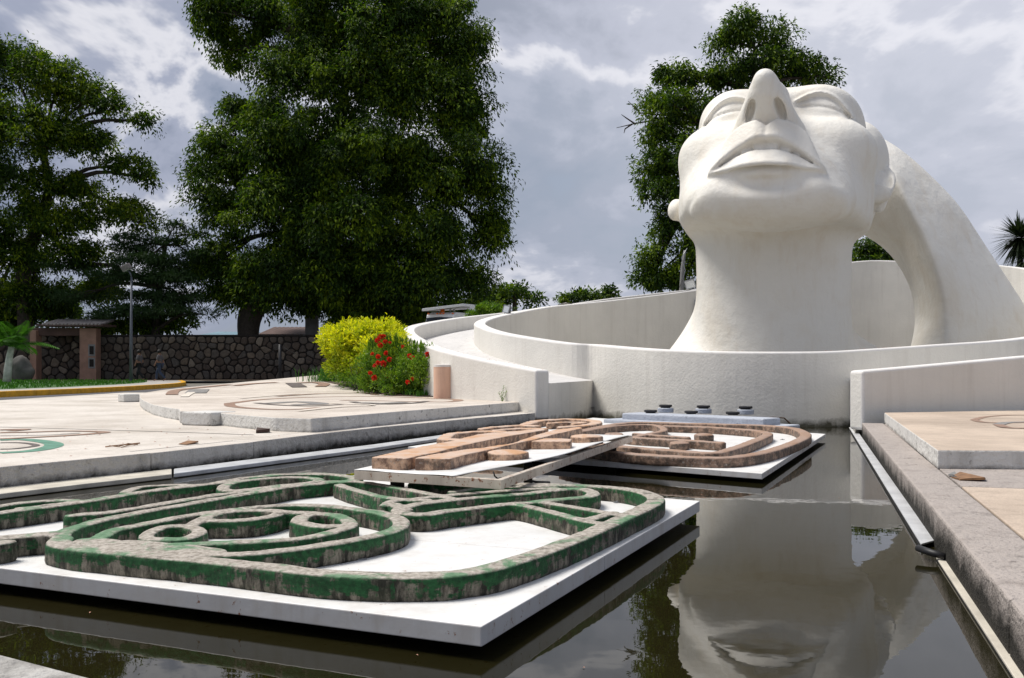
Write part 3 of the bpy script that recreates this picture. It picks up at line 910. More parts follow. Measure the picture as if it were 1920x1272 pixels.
# right paving: slabs with open joints on a dark bed
pv = empty('right_paving', (6, 8, 0)); tag(pv, 'beige paving slabs right of the pool', kind='structure')
U, W = Vector((0.303, 0.953)), Vector((0.953, -0.303)); O_ = Vector((0.73, 0))
def uw(u, w): p = O_ + U * u + W * w; return (p.x, p.y)
mesh_obj('joint_bed', [(*uw(0.5, 0.28), KZ - 0.015), (*uw(0.5, 14), KZ - 0.015), (*uw(22, 14), KZ - 0.015), (*uw(15.9, 0.28), KZ - 0.015)], [(0, 1, 2, 3)], M['joint_dark'], pv)
for (u0, u1, cols, mat_) in ((0.6, 4.3, (0.32, 2.2, 4.2, 7.0, 12.0), 'paving_right'), (4.3, 7.45, (0.32, 2.9, 5.4, 8.4, 12.0), 'paving_right'), (7.45, 8.35, (0.32, 3.6, 12.0), 'kerb_brown'), (8.35, 15.7, (0.32, 6.0, 12.0), 'kerb_brown')):
    for w0, w1 in zip(cols[:-1], cols[1:]):
        g = 0.006
        prism('paving_slab', [uw(u0 + g, w0 + g), uw(u0 + g, w1 - g), uw(u1 - g, w1 - g), uw(u1 - g, w0 + g)], -0.1, KZ + random.uniform(-.003, .002), M[mat_], pv, 0.006)
# raised slab on the right
A, B, C, D = at(1658, 774, .39), at(1758, 844, .39), Vector((4.36, 8.12, .39)), Vector((7.5, 16.6, .39))
o = prism('raised_slab', [(B.x, B.y), (9.5, 7.85), (12.0, 16.9), (A.x, A.y)], KZ - 0.01, 0.39, M['slab_edge'], None, 0.012); two_mat(o, M['paving_right'])
tag(o, 'raised beige slab with a pale rough edge right of the pool', kind='structure')
rslab = o


# raised slab on the left, rising to a low mound behind
def slab_z(Y): return 0.42 + 0.0357 * max(0.0, Y - 25.5) + (0.0 if Y < 41 else -0.03 * (Y - 41))
def at_s(px, py, dz=0.0):
    lo_, hi_ = 5.0, 41.0
    for _ in range(50):
        d = 0.5 * (lo_ + hi_)
        if CZ - (py - HYP) / FPX * d > slab_z(d) + dz: lo_ = d
        else: hi_ = d
    z = slab_z(d) + dz
    return Vector(((px - CXP) / FPX * d, d, z))
edge = [at(974, 754, .42), at(780, 769, .42), at(584, 785, .42), at(517, 783, .42), at(450, 778, .42), at(400, 773, .42), at(395, 770.5, .42),
        at(392, 772, .42), at(338, 771, .42), at(336, 767, .42), at(310, 763.5, .42), at(288, 759, .42), at(270, 752, .42), at(263, 746, .42), at(262, 741, .42), at(268, 737.5, .42), at_s(300, 732), at_s(345, 727), at_s(420, 720), at_s(500, 712.5), at_s(560, 707), at_s(600, 703.3)]
rest = [(-6.8, 37.6), (-3.2, 37.8), (-1.6, 34), (-2.9, 29), (-2.2, 24.5), (-0.6, 20.9), (0.2, 19.6)]
sp = [(p.x, p.y) for p in edge] + rest
def build_slab():
    bm = bmesh.new()
    vs = [bm.verts.new((x, y, 0.42)) for x, y in sp]
    f = bm.faces.new(vs); f.normal_update()
    if f.normal.z < 0: f.normal_flip()
    bmesh.ops.triangulate(bm, faces=[f])
    for k in range(26):
        y = 25.5 + k * 0.65
        g = bm.verts[:] + bm.edges[:] + bm.faces[:]
        bmesh.ops.bisect_plane(bm, geom=g, plane_co=(0, y, 0), plane_no=(0, 1, 0))
    ext = bmesh.ops.extrude_face_region(bm, geom=bm.faces[:])
    for v in [e for e in ext['geom'] if isinstance(e, bmesh.types.BMVert)]: v.co.z = 1.0      # the new copy on top
    for v in bm.verts: v.co.z = slab_z(v.co.y) if v.co.z > 0.9 else 0.15
    bmesh.ops.recalc_face_normals(bm, faces=bm.faces)
    me = bpy.data.meshes.new('mosaic_slab'); bm.to_mesh(me); bm.free()
    me.materials.append(M['slab_edge']); o = bpy.data.objects.new('mosaic_slab', me); link(o)
    two_mat(o, M['slab_beige']); bevel(o, 0.014, 2, 50)
    return o
mslab = build_slab(); tag(mslab, 'raised terrazzo platform with inlaid stone bands left of the pool', kind='structure')
# small concrete blocks let into the edge of the slab
for q, lab in ((((340, 776.5), (396, 778)), 'grey concrete block at the notch in the slab edge'), (((232, 742), (262, 741.5)), 'small grey block at the far left corner of the mosaic slab')):
    a, b = at(*q[0], .40), at(*q[1], .40)
    w = Vector((b.y - a.y, -(b.x - a.x), 0)).normalized() * -0.55
    o = prism('edge_block', [(a.x, a.y), (b.x, b.y), (b.x + w.x, b.y + w.y), (a.x + w.x, a.y + w.y)], KZ, 0.432, M['slab_edge'], None, 0.02)
    tag(o, lab, 'block')


def ribbon(name, pts, w, mat, parent, dz, closed=False):
    P_ = catmull(pts, 5, closed)
    if closed: P_.append(P_[0])
    n = len(P_); V = []
    for i, p in enumerate(P_):
        a = P_[i - 1] if i else (P_[-2] if closed else P_[0]); b = P_[i + 1] if i < n - 1 else (P_[1] if closed else P_[-1])
        t = Vector((b.x - a.x, b.y - a.y, 0)).normalized()
        for s in (-1, 1):
            x, y = p.x - t.y * w * s / 2, p.y + t.x * w * s / 2
            V.append((x, y, (slab_z(y) if parent is mslab else p.z) + dz))
    Fs = [(2 * i, 2 * i + 2, 2 * i + 3, 2 * i + 1) for i in range(n - 1)]
    return mesh_obj(name, V, Fs, M[mat], parent)

k_ = 0
for pts, w, mt in (
    ([(430, 757), (500, 749), (600, 745), (700, 744), (800, 747), (857, 750), (840, 754), (760, 753), (640, 751)], .22, 'inlay_brown'),
    ([(430, 757), (438, 763), (500, 768), (560, 768), (600, 765)], .20, 'inlay_brown'),
    ([(480, 756), (520, 760), (580, 762), (640, 759)], .16, 'inlay_dark'),
    ([(505, 757), (560, 754), (600, 758), (550, 760)], .35, 'inlay_grey'),
    ([(660, 754), (700, 759), (770, 757), (800, 753)], .16, 'inlay_dark'),
    ([(675, 756), (720, 757), (760, 755)], .30, 'inlay_grey'),
    ([(520, 744), (600, 739), (680, 738), (705, 741)], .2, 'inlay_brown'),
    ([(450, 748), (520, 742), (560, 739)], .12, 'inlay_pale'),
    ([(322, 741), (330, 733), (380, 727), (430, 722)], .3, 'inlay_brown'),
    ([(345, 745), (360, 736), (378, 733)], .2, 'inlay_pale'),
    ([(366, 738), (374, 731)], .55, 'inlay_grey'),
    ([(440, 724), (480, 720), (520, 718)], .3, 'inlay_brown'),
    ([(548, 719), (562, 727)], .45, 'inlay_dark'),
    ([(560, 719), (590, 718), (608, 721), (600, 726)], .35, 'inlay_brown'),
    ([(620, 757), (700, 761), (640, 764), (560, 772)], .10, 'inlay_pale')):
    ribbon('inlay_band', [at_s(x, y) for x, y in pts], w, mt, mslab, 0.004 + 0.0012 * k_); k_ += 1
k_ = 0
for pts, w, mt, cl in (
    ([(0, 826), (50, 825), (95, 831), (98, 838), (60, 846), (0, 850)], .20, 'inlay_green', False),
    ([(0, 831), (40, 831), (68, 836), (30, 842), (0, 843)], .08, 'inlay_dark', False),
    ([(0, 812), (60, 811), (130, 809), (196, 811), (150, 816), (60, 821), (0, 824)], .16, 'inlay_brown', False),
    ([(0, 818), (80, 817), (150, 813)], .06, 'inlay_dark', False),
    ([(0, 807), (48, 806), (20, 809)], .16, 'inlay_brown', False)):
    ribbon('inlay_band', [at(x, y, KZ) for x, y in pts], w, mt, plaza, 0.004 + 0.0012 * k_); k_ += 1
ribbon('expansion_joint', [at(-60, 800, KZ), at(50, 802.5, KZ), at(300, 810, KZ), at(476, 816, KZ)], .035, 'joint_dark', plaza, 0.003)
k_ = 0
for pts, w, mt in (([(1826, 788), (1850, 782), (1900, 779), (1960, 780)], .10, 'inlay_brown'), ([(1826, 788), (1850, 793), (1920, 793)], .10, 'inlay_brown'),
                   ([(1872, 797), (1890, 793), (1940, 792)], .14, 'inlay_grey'), ([(1872, 797), (1890, 803), (1940, 804)], .12, 'inlay_brown')):
    ribbon('inlay_band', [at(x, y, .39) for x, y in pts], w, mt, rslab, 0.004 + 0.0012 * k_); k_ += 1


# road, yellow kerb, sidewalk, lawn, off to the left
tag(sheet('road', [(-13.76, 10), (-13.7, 25.6), (-13.6, 33.5), (-8, 50), (-14.9, 56), (-15.3, 45), (-14.9, 38), (-15.4, 28.8), (-16.5, 10)], 0.206, M['asphalt']), 'strip of grey asphalt road beyond the plaza', kind='structure')
yk = empty('yellow_kerb', (-15.2, 36, 0.2)); tag(yk, 'yellow painted kerb of the road on the left', kind='structure')
yl = resample(catmull([(-17.0, 14, .38), (-15.55, 28.0, .38), (-14.9, 37.2, .38), (-16.0, 46.5, .38), (-19.0, 55, .38)], 8), 2.4)
yb = offset_line(yl, 0.22)
for i in range(len(yl) - 1):
    a, b, c, d = yl[i], yl[i + 1], yb[i + 1], yb[i]
    e = 0.004
    prism('kerb_stone', [(p[0], p[1]) for p in (a.lerp(b, e), b.lerp(a, e), c.lerp(d, e), d.lerp(c, e))], 0.15, 0.385 + random.uniform(-.004, .004), M['yellow_paint'], yk, 0.012)
sb = offset_line(yl, 0.225); sb2 = offset_line(yl, 1.9)
V = [tuple((p.x, p.y, 0.375)) for p in sb] + [tuple((p.x, p.y, 0.375)) for p in sb2]; n = len(sb)
tag(mesh_obj('sidewalk', V, [(i, i + 1, n + i + 1, n + i) for i in range(n - 1)], M['pavement_grey']), 'narrow grey sidewalk behind the yellow kerb', kind='structure')
V = [tuple((p.x, p.y, 0.36)) for p in offset_line(yl, 1.85)] + [(-60, p.y, 0.36) for p in sb2]
tag(mesh_obj('lawn', V, [(i, i + 1, n + i + 1, n + i) for i in range(n - 1)], M['lawn']), 'strip of lawn along the stone wall', kind='structure')
tag(mesh_obj('lawn_edge', [(-60, 54.5, .36), (-19, 54.5, .36), (-14, 57.5, .36), (-2, 59.8, .36), (-2, 61, .36), (-60, 61, .36)], [(0, 1, 2, 3, 4, 5)], M['soil']), 'dark earth strip at the foot of the stone wall', kind='structure')


# gutters lying along the pool edge
def strip(name, inn, out, z0, z1, mat, label, group):
    o = prism(name, [(p.x, p.y) for p in inn] + [(p.x, p.y) for p in reversed(out)], z0, z1, M[mat], None, 0.008)
    return tag(o, label, 'gutter', group)
G_ = 'gutter channels along the pool edge'
strip('gutter', [at(-120, 928, .05), at(0, 914.5, .05), at(160, 896, .05), at(322, 879, .05)], [at(-120, 941, .05), at(0, 926, .05), at(160, 907, .05), at(322, 889, .05)], 0.005, .05, 'gutter_cream', 'cream gutter channel along the left kerb, its dull near length', G_)
strip('gutter', [at(326, 879, .05), at(560, 850.5, .05), at(700, 833.5, .05), at(826, 816, .05), at(950, 801, .05)], [at(326, 888, .05), at(560, 858, .05), at(700, 840, .05), at(826, 821.5, .05), at(950, 805, .05)], 0.005, .05, 'gutter_aluminium', 'shiny white gutter channel along the left kerb, far length', G_)
def channel(name, a0, a1, b0, b1, z, mat, label):
    """right gutters: an open-ended box channel from far edge pair (a) to near edge pair (b)"""
    t = empty(name, ((a0.x + b1.x) / 2, (a0.y + b1.y) / 2, 0.0)); tag(t, label, 'gutter', G_)
    prism('cover', [(a0.x, a0.y), (b0.x, b0.y), (b1.x, b1.y), (a1.x, a1.y)], z - 0.012, z, M[mat], t, 0.003)
    for p, q, s in ((a0, b0, 1), (a1, b1, -1)):
        dx = 0.008 * s
        prism('channel_side', [(p.x, p.y), (q.x, q.y), (q.x + dx, q.y), (p.x + dx, p.y)], z - 0.075, z - 0.013, M['black_plastic'], t)
    return t
channel('gutter', at(1592, 801.5, .035), at(1602, 800, .035), at(1727, 1020, .035), at(1752, 1013, .035), .035, 'gutter_aluminium', 'shiny white gutter channel broken off with a dark open end on the right')
channel('gutter', at(1755, 1044, .018), at(1771, 1028, .018), at(1930, 1312, .018), at(1958, 1312, .018), .018, 'gutter_cream', 'cream gutter length lying lower along the near right kerb')
p = at(1748, 1034, .06)
bx = tube('downpipe_stub', [p + Vector((-.04, .10, 0)), p + Vector((0, 0, -.01)), p + Vector((.05, -.05, -.02))], 0.02, M['black_plastic'], None, 12)
tag(bx, 'black pipe end between the two right gutter lengths', 'pipe')
# ------------------------------------------------------------ the ramp walls and the ring wall around the head
def wall_strip(name, pts, thick, zbot, mat, cap, parent=None, closed=False):
    """pts: centre line with z of the top. Solid wall with cap material on the top."""
    n = len(pts); V = []
    for i, p in enumerate(pts):
        a = pts[(i - 1) % n] if (i or closed) else pts[0]; b = pts[(i + 1) % n] if (i < n - 1 or closed) else pts[-1]
        t = Vector((b.x - a.x, b.y - a.y, 0)).normalized(); nx, ny = -t.y * thick / 2, t.x * thick / 2
        z0 = zbot(p) if callable(zbot) else zbot
        V += [(p.x - nx, p.y - ny, z0), (p.x - nx, p.y - ny, p.z), (p.x + nx, p.y + ny, p.z), (p.x + nx, p.y + ny, z0)]
    Fs = []
    for i in range(n if closed else n - 1):
        j = (i + 1) % n
        for k in range(4):
            k2 = (k + 1) % 4
            Fs.append((4 * i + k, 4 * j + k, 4 * j + k2, 4 * i + k2))
    if not closed: Fs += [(0, 1, 2, 3), (4 * n - 1, 4 * n - 2, 4 * n - 3, 4 * n - 4)]
    o = mesh_obj(name, V, Fs, mat, parent)
    bm = bmesh.new(); bm.from_mesh(o.data); bmesh.ops.recalc_face_normals(bm, faces=bm.faces); bm.to_mesh(o.data); bm.free()
    two_mat(o, cap)
    o.data.update()
    m_ = bevel(o, 0.045, 3, 40).modifiers[-1]; m_.material = 1
    return o


ring_px = [(1121, 646, 21.9), (1180, 651, 20.6), (1250, 655.5, 19.4), (1350, 659, 18.5), (1450, 660, 18.05), (1550, 659, 17.95), (1640, 654, 18.1), (1750, 646.5, 18.6), (1920, 633, 20), (2060, 604, 23), (2080, 560, 28), (1990, 525, 34), (1920, 503, 37), (1800, 493, 39),
           (1690, 490, 40), (1600, 491.5, 40.5), (1450, 516, 40.3), (1310, 543, 39), (1150, 563, 37), (1030, 575, 34.2), (950, 589, 31.4), (916, 597, 29.6), (901, 604, 28), (903, 610, 26.9), (925, 619, 25.4), (960, 627, 24.2), (1030, 638, 22.9), (1080, 644, 22.2)]
ring = catmull([atY(x, y, d) for x, y, d in ring_px], 6, closed=True)
rw = wall_strip('ring_wall', ring, 0.34, -0.28, M['stucco_wall'], M['wall_cap'], closed=True)
tag(rw, 'white stucco wall curving around the head and rising behind it', 'wall')

out_px = [(1018, 694.5, 18.65), (985, 688.5, 19.1), (900, 672, 20.4), (830, 655, 22.0), (787, 637, 24.6), (768, 623, 27), (772, 613, 29.5), (800, 605.5, 32.2), (860, 596, 35), (950, 586, 37.3), (1040, 575, 39), (1150, 559, 40.8), (1310, 541.5, 43)]
outer = catmull([atY(x, y, d) for x, y, d in out_px], 6)
ow = wall_strip('ramp_wall', outer, 0.34, 0.1, M['stucco_wall'], M['wall_cap'])
tag(ow, 'outer white wall of the ramp curling up on the left', 'wall')

# floor of the ramp between the two walls
def build_ramp():
    L_ = offset_line(outer[:-7], -0.14)
    i0 = min(range(len(ring)), key=lambda i: (ring[i] - atY(1121, 646, 21.9)).length)
    inn = []
    i = i0
    for _ in range(90):
        inn.append(ring[i]); i = (i - 1) % len(ring)
        if (ring[i] - atY(1090, 569, 35.8)).length < 0.8: break
    R_ = offset_line(inn, 0.14)
    def rs(P_, k):
        d = [0]
        for a, b in zip(P_[:-1], P_[1:]): d.append(d[-1] + (b - a).length)
        out = []
        for j in range(k):
            s = d[-1] * j / (k - 1); m = max(i for i in range(len(d)) if d[i] <= s + 1e-9); m = min(m, len(P_) - 2)
            out.append(P_[m].lerp(P_[m + 1], (s - d[m]) / max(1e-9, d[m + 1] - d[m])))
        return out
    k = 60; L_, R_ = rs(L_, k), rs(R_, k)
    V = []
    for j in range(k):
        t = j / (k - 1); h = 0.26 + 0.24 * min(1, t * 3)
        zl = L_[j].z - h; zr = zl + 0.02
        V += [(L_[j].x, L_[j].y, zl), (R_[j].x, R_[j].y, zr), (L_[j].x, L_[j].y, -0.28), (R_[j].x, R_[j].y, -0.28)]
    Fs = []
    for j in range(k - 1):
        a, b = 4 * j, 4 * j + 4
        Fs += [(a, a + 1, b + 1, b), (a + 2, b + 2, b + 3, a + 3)]
    Fs.append((0, 2, 3, 1))
    o = mesh_obj('ramp', V, Fs, M['stucco_wall'])
    bm = bmesh.new(); bm.from_mesh(o.data); bmesh.ops.recalc_face_normals(bm, faces=bm.faces); bm.to_mesh(o.data); bm.free()
    for p in o.data.polygons:
        if abs(p.normal.z) > 0.6 and p.normal.z < 0 and p.center.z > 0: p.flip()
    two_mat(o, M['stucco_ramp_floor'])
    return o
tag(build_ramp(), 'grey concrete ramp climbing between the two white walls', kind='structure')

# the stair block and wall on the right
w2 = [atY(1617.5, 695.5, 15.25), atY(1700, 688.5, 15.55), atY(1800, 679.5, 15.9), atY(1920, 668.5, 16.3), atY(2080, 655, 16.9)]
w2c = offset_line(w2, 0.16)
o = wall_strip('side_wall', w2c, 0.32, 0.1, M['stucco_wall'], M['wall_cap']); tag(o, 'lower white stucco wall at the right, sloping up to the right', 'wall')
a = w2[0]; b = Vector((6.42, 18.0, 0.88))
o = prism('side_ramp', [(a.x + 0.0, a.y + 0.335), (7.6, 16.0), (10.5, 16.9), (12.2, 20.0), (b.x + 0.3, b.y + 0.05), (b.x - 0.05, b.y)], -0.28, 0.87, M['stucco_wall'], None, 0.015)
tag(o, 'white concrete ramp block between the right wall and the ring wall', kind='structure')

# pink half round pillar in front of the ramp wall
pc = at(834, 744, slab_z(21)); pc = Vector((-1.50, 21.35, .42))
pl = empty('half_round_pillar', (pc.x, pc.y, .42)); tag(pl, 'short peach plastered round pillar against the ramp wall', 'pillar')
r = 0.255; top = CZ + (HYP - 684) * 21.1 / FPX
V, Fs = lathe_data((pc.x, pc.y, 0), [(r, 0.36), (r, top - 0.05)], 32)
mesh_obj('shaft', V, Fs, M['pink_plaster'], pl, smooth=False)
V, Fs = lathe_data((pc.x, pc.y, 0), [(r + .004, top - 0.048), (r + .004, top), (r * 0.5, top + 0.01)], 32)
mesh_obj('cap', V, Fs, M['wall_cap'], pl)


build_head_root = build_head()
build_hair(build_head_root)
# ------------------------------------------------------------ the three panels with stone reliefs lying over the water
_rng = np.random.RandomState(5)
_L = _rng.rand(64, 64, 16)
def vnoise(x, y, z):
    xi, yi, zi = np.floor(x).astype(int), np.floor(y).astype(int), np.floor(z).astype(int)
    u, v, w = x - xi, y - yi, z - zi
    u, v, w = u * u * (3 - 2 * u), v * v * (3 - 2 * v), w * w * (3 - 2 * w)
    def g(a, b, c): return _L[(xi + a) % 64, (yi + b) % 64, (zi + c) % 16]
    return ((g(0, 0, 0) * (1 - u) + g(1, 0, 0) * u) * (1 - v) + (g(0, 1, 0) * (1 - u) + g(1, 1, 0) * u) * v) * (1 - w) + \
           ((g(0, 0, 1) * (1 - u) + g(1, 0, 1) * u) * (1 - v) + (g(0, 1, 1) * (1 - u) + g(1, 1, 1) * u) * v) * w


def relief(name, strokes, zt, h, mat, parent, step=0.012, rnd=0.016, smooth_k=0.02):
    """strokes: (points in px on the top plane, width m, closed) or ('disc', px, py, r) -> one solid of stone"""
    segs = []
    discs = []
    for s in strokes:
        if s[0] == 'disc':
            c = at(s[1], s[2], zt); discs.append((c.x, c.y, s[3], s[4] if len(s) > 4 else 0.0)); continue
        if s[0] == 'poly':
            P_ = [at(x, y, zt) for x, y in s[1]]; segs.append(('poly', [(p.x, p.y) for p in P_], s[2] if len(s) > 2 else 0.0)); continue
        pts, w = s[0], s[1] * WS; closed = len(s) > 2 and s[2]
        P_ = catmull([at(x, y, zt) for x, y in pts], 5, closed)
        if closed: P_.append(P_[0])
        for a, b in zip(P_[:-1], P_[1:]): segs.append((a.x, a.y, b.x, b.y, w / 2))
    xs, ys = [], []
    for s in segs:
        if s[0] == 'poly': xs += [p[0] for p in s[1]]; ys += [p[1] for p in s[1]]
        else: xs += [s[0], s[2]]; ys += [s[1], s[3]]
    for d in discs: xs += [d[0] - d[2], d[0] + d[2]]; ys += [d[1] - d[2], d[1] + d[2]]
    pad = 0.2
    x0, x1, y0, y1 = min(xs) - pad, max(xs) + pad, min(ys) - pad, max(ys) + pad
    nx, ny = int((x1 - x0) / step) + 12, int((y1 - y0) / step) + 12
    X, Y = np.meshgrid(x0 + np.arange(nx) * step, y0 + np.arange(ny) * step, indexing='ij')
    D = np.full(X.shape, 9.0)
    for s in segs:
        if s[0] == 'poly':
            P_ = s[1]; n = len(P_); inside = np.zeros(X.shape, bool); dm = np.full(X.shape, 9.0)
            for i in range(n):
                ax_, ay_ = P_[i]; bx_, by_ = P_[(i + 1) % n]
                dx, dy = bx_ - ax_, by_ - ay_
                t = np.clip(((X - ax_) * dx + (Y - ay_) * dy) / (dx * dx + dy * dy + 1e-12), 0, 1)
                dm = np.minimum(dm, np.hypot(X - ax_ - dx * t, Y - ay_ - dy * t))
                c = (ay_ > Y) != (by_ > Y)
                inside ^= c & (X < (bx_ - ax_) * (Y - ay_) / (by_ - ay_ + 1e-12) + ax_)
            D = np.minimum(D, np.where(inside, -dm, dm) - s[2]); continue
        ax_, ay_, bx_, by_, w = s
        m = 0.45
        i0, i1 = max(int((min(ax_, bx_) - m - x0) / step), 0), min(int((max(ax_, bx_) + m - x0) / step) + 1, nx)
        j0, j1 = max(int((min(ay_, by_) - m - y0) / step), 0), min(int((max(ay_, by_) + m - y0) / step) + 1, ny)
        Xs, Ys = X[i0:i1, j0:j1], Y[i0:i1, j0:j1]
        dx, dy = bx_ - ax_, by_ - ay_
        t = np.clip(((Xs - ax_) * dx + (Ys - ay_) * dy) / (dx * dx + dy * dy + 1e-12), 0, 1)
        D[i0:i1, j0:j1] = np.minimum(D[i0:i1, j0:j1], np.hypot(Xs - ax_ - dx * t, Ys - ay_ - dy * t) - w)
    C_ = np.zeros(X.shape)
    for cx, cy, r, hole in discs:
        q = np.hypot(X - cx, Y - cy); dd = q - r; C_ = np.where(q < r + .05, 0.20 * h * (q / r) ** 2, C_)
        if hole: dd = np.maximum(dd, hole - q)
        D = np.minimum(D, dd)
    def f(x, y, z):
        i = np.clip(((x - x0) / step), 0, nx - 1.001); j = np.clip(((y - y0) / step), 0, ny - 1.001)
        ii, jj = i.astype(int), j.astype(int); u, v = i - ii, j - jj
        d2 = (D[ii, jj] * (1 - u) + D[ii + 1, jj] * u) * (1 - v) + (D[ii, jj + 1] * (1 - u) + D[ii + 1, jj + 1] * u) * v
        nz = vnoise(x * 9, y * 9, z * 9 + 3) - 0.5; n2 = vnoise(x * 31, y * 31, z * 31) - 0.5
        cr_ = C_[ii, jj] * (1 - u) + C_[ii + 1, jj] * u if discs else 0.0
        a = d2 + rnd; b = np.maximum(z - (zt - cr_), (zt - h) - z) + rnd
        return np.minimum(np.maximum(a, b), 0) + np.hypot(np.maximum(a, 0), np.maximum(b, 0)) - rnd + 0.006 * nz + 0.003 * n2
    V, Q = sdf_mesh(f, (x0 + step, y0 + step, zt - h - 0.03), (x1, y1, zt + 0.03), step, slack=1.3)
    return mesh_np(name, V, Q, mat, parent)


def deck(name, corners, zt, th, seam_t, mat_top, mat_edge, parent, sw=0.004):
    """platform top in two sheets with an open seam, corners: front-left, front-right, back-right, back-left"""
    A_1, B_1, C_1, D_1 = corners
    for t0, t1 in ((0.0, seam_t), (seam_t, 1.0)):
        e = sw / 3.5
        p = [A_1.lerp(D_1, t0 + (e if t0 else 0)), B_1.lerp(C_1, t0 + (e if t0 else 0)), B_1.lerp(C_1, t1 - (e if t1 < 1 else 0)), A_1.lerp(D_1, t1 - (e if t1 < 1 else 0))]
        o = prism('deck_panel', [(q.x, q.y) for q in p], zt - th, zt, mat_edge, parent, 0.005, 2)
        two_mat(o, mat_top)


def posts(corners, z1, parent):
    c = sum((Vector(q) for q in corners), Vector()) / 4
    for q in corners:
        p = q.lerp(c, 0.22)
        prism('support_post', [(p.x - .05, p.y - .05), (p.x + .05, p.y - .05), (p.x + .05, p.y + .05), (p.x - .05, p.y + .05)], -0.27, z1, M['black_rubber'], parent)


def bracket(px, py, z, parent, up=False):
    p = at(px, py, z); s = 0.028
    V1, F1 = box_verts((p.x, p.y, z + 0.004), (0.05, 0.04, 0.004), 0.3)
    V2, F2 = box_verts((p.x, p.y + 0.022, z + 0.022), (0.05, 0.004, 0.034), 0.0)
    V3, F3 = lathe_data((p.x, p.y, z + 0.006), [(0.008, 0), (0.008, 0.006), (0.004, 0.008)], 8)
    V, Fs = join_data([(V1, F1)] + ([(V2, F2)] if up else []) + [(V3, F3)])
    mesh_obj('bracket', V, Fs, M['steel_grey'], parent)


# --- green panel
ZG = 0.13; ZT = 0.232
gp = empty('green_relief_panel', (-1.2, 6.0, 0.0)); tag(gp, 'near white panel over the water with a weathered green glyph relief', 'relief panel')
gR, gF = at(1312, 939.5, ZG), at(903, 1175, ZG)
def clip_half(poly, p, n):
    out = []
    for i in range(len(poly)):
        a, b = poly[i], poly[(i + 1) % len(poly)]
        da, db = (a.xy - p.xy).dot(n.xy), (b.xy - p.xy).dot(n.xy)
        if da <= 0: out.append(a)
        if da * db < 0: out.append(a.lerp(b, da / (da - db)))
    return out
fd = (at(0, 1065, ZG) - gF).normalized()
outline = [gF + fd * 4.55, gF, gR, at(700, 890, ZG), at(560, 896, ZG), at(330, 918, ZG), at(0, 962, ZG), at(-130, 985, ZG)]
sp_ = gF.lerp(gR, 0.40); sn_ = Vector((-fd.y, fd.x, 0)); sn_ = sn_ if sn_.dot(gR - gF) > 0 else -sn_
for sgn in (1, -1):
    pl_ = clip_half(outline, sp_ - sn_ * .0035 * sgn, sn_ * sgn)
    o = prism('deck_panel', [(q.x, q.y) for q in pl_], ZG - 0.078, ZG, M['edge_paint'], gp, 0.005, 2); two_mat(o, M['white_sheet'])
posts((gF + fd * 2.4, gF, gR, at(560, 896, ZG)), ZG - 0.08, gp)
W1 = 0.135; WS = 0.88
